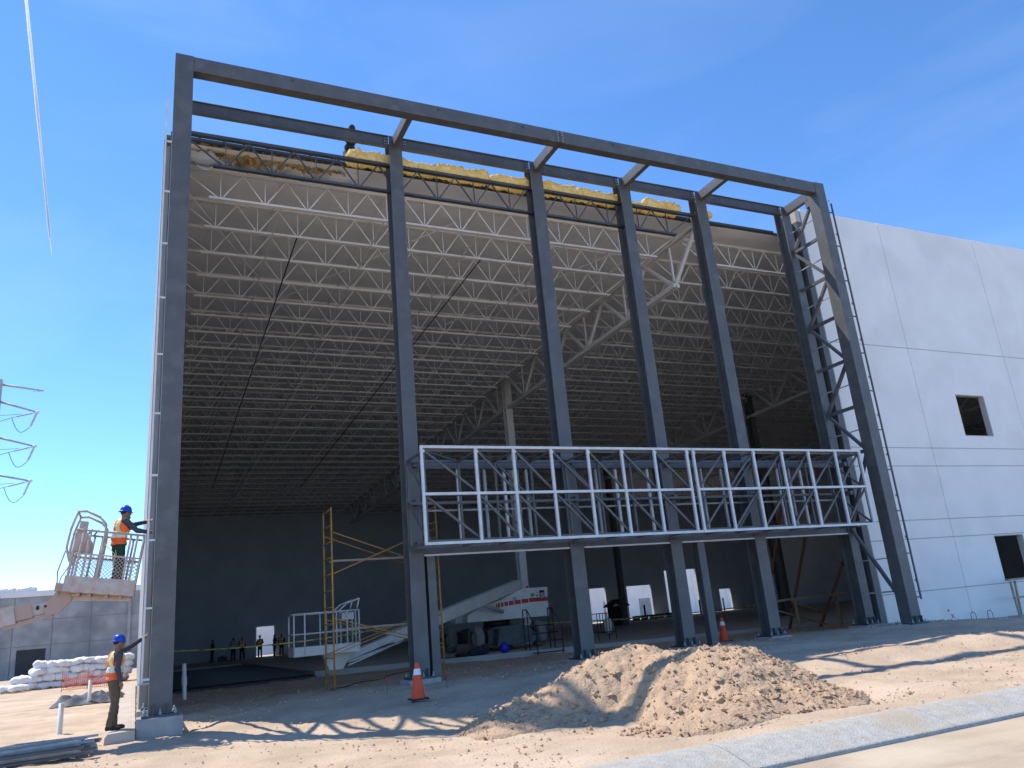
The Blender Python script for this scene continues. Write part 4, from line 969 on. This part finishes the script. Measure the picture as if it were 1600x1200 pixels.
tag(m.build('roof_sheeting', 'bag'), 'white wrapped material piled on the far building roof', 'wrapped pile')
# far wall seen through the back doors
fb = empty('neighbour_building', (45, 100, 0), 'pale concrete building seen through the rear doorways', 'building')
for k in range(14):
    a = 4+6*k; m = MB(); m.box(a+.03, a+5.97, 100, 100.3, -.3, 9); o = m.build('wall_panel', 'white_wall', fb); o.matrix_parent_inverse = Matrix.Translation(-V((45, 100, 0)))
    if k > 5:
        m = MB(); m.box(a+2, a+4, 99.97, 99.996, .1, 2.6); o = m.build('door', 'bg_concrete', fb); o.matrix_parent_inverse = Matrix.Translation(-V((45, 100, 0)))

# ------------------------------------------------------------------ power pylon at the left edge
py = empty('power_pylon', (-18.35, 120, 0), 'steel transmission pole with insulator arms at the left edge', 'pylon')
po = V((-18.35, 120, 0))
def Y_(m, name, mt):
    o = m.build(name, mt); o.parent = py; o.matrix_parent_inverse = Matrix.Translation(-po); return o
s2 = lambda x, z: (x*2, 120, (z-1.5)*2+1.5)
m = MB(); m.tube((-18.75, 120, -.3), (-18.3, 120, 38.4), .75, .38, n=12); Y_(m, 'pole', 'bg_concrete')
for i, (a, b) in enumerate((((-9.1, 19.62), (-6.55, 19.25)), ((-9.1, 18.42), (-6.81, 17.72)), ((-9.1, 15.98), (-6.79, 15.34)), ((-9.1, 13.48), (-6.87, 12.99)))):
    m = MB(); m.tube(s2(*a), s2(*b), .17, .10, n=8); Y_(m, 'arm', 'galv_dull')
    if i == 0:
        m = MB(); m.tube(s2(-6.55, 19.25), s2(-7.2, 19.15), .06); m.tube(s2(-6.55, 19.25), s2(-6.45, 19.6), .02); Y_(m, 'earth_bracket', 'galv'); continue
    tx, tz = b; tp = V(s2(*b)); low = V(s2(tx-.32, tz-1.0)); mid = V(s2(tx-1.45, tz-.42))
    m = MB(); m.ell(tp, .3, .25, .22); Y_(m, 'clamp', 'galv')
    m = MB(); m.tube(tp, low, .05, n=6)
    for k in range(11): c = tp.lerp(low, (k+1)/12); m.lathe([(.05, -.05), (.19, -.02), (.19, .02), (.05, .05)], 10, c)
    Y_(m, 'insulator', 'insulator')
    m = MB(); m.tube(tp, mid, .05, n=6)
    for k in range(9): c = tp.lerp(mid, .25+.6*k/9); m.lathe([(.05, -.09), (.13, -.05), (.13, .05), (.05, .09)], 8, c)
    Y_(m, 'insulator', 'insulator')
    m = MB(); pts = []
    for k in range(15):
        t = k/14; p = mid.lerp(low, t); p.z -= 1.7*math.sin(math.pi*t)*(1-.35*t); pts.append(p)
    m.path(pts, .045, 5); m.tube(mid, V((-60, 180, mid.z+1)), .04, n=5); m.tube(V(s2(tx-.9, tz-.15)), V((-60, 150, tp.z+3)), .03, n=5); Y_(m, 'conductor', 'wire')

# contrail, ten kilometres up
m = MB(); P = []
for k in range(40):
    t = k/39; p = V((-1860+t*(-2423+1860), 8500+t*(21530-8500), 10000)); row = []; rr = 27*(1+.3*N(t*9, 2))*(1 if t < .9 else max(.15, (1-t)/.1))
    for j in range(9): a = 2*math.pi*j/8; row.append((p.x+rr*math.cos(a), p.y, p.z+rr*math.sin(a)))
    P.append(row)
m.grid(P); m.add(P[0][:8], [tuple(range(8))]); m.add(P[-1][:8], [tuple(range(8))]); tag(m.build('contrail', 'contrail'), 'thin white aircraft contrail high in the sky at left', 'contrail')
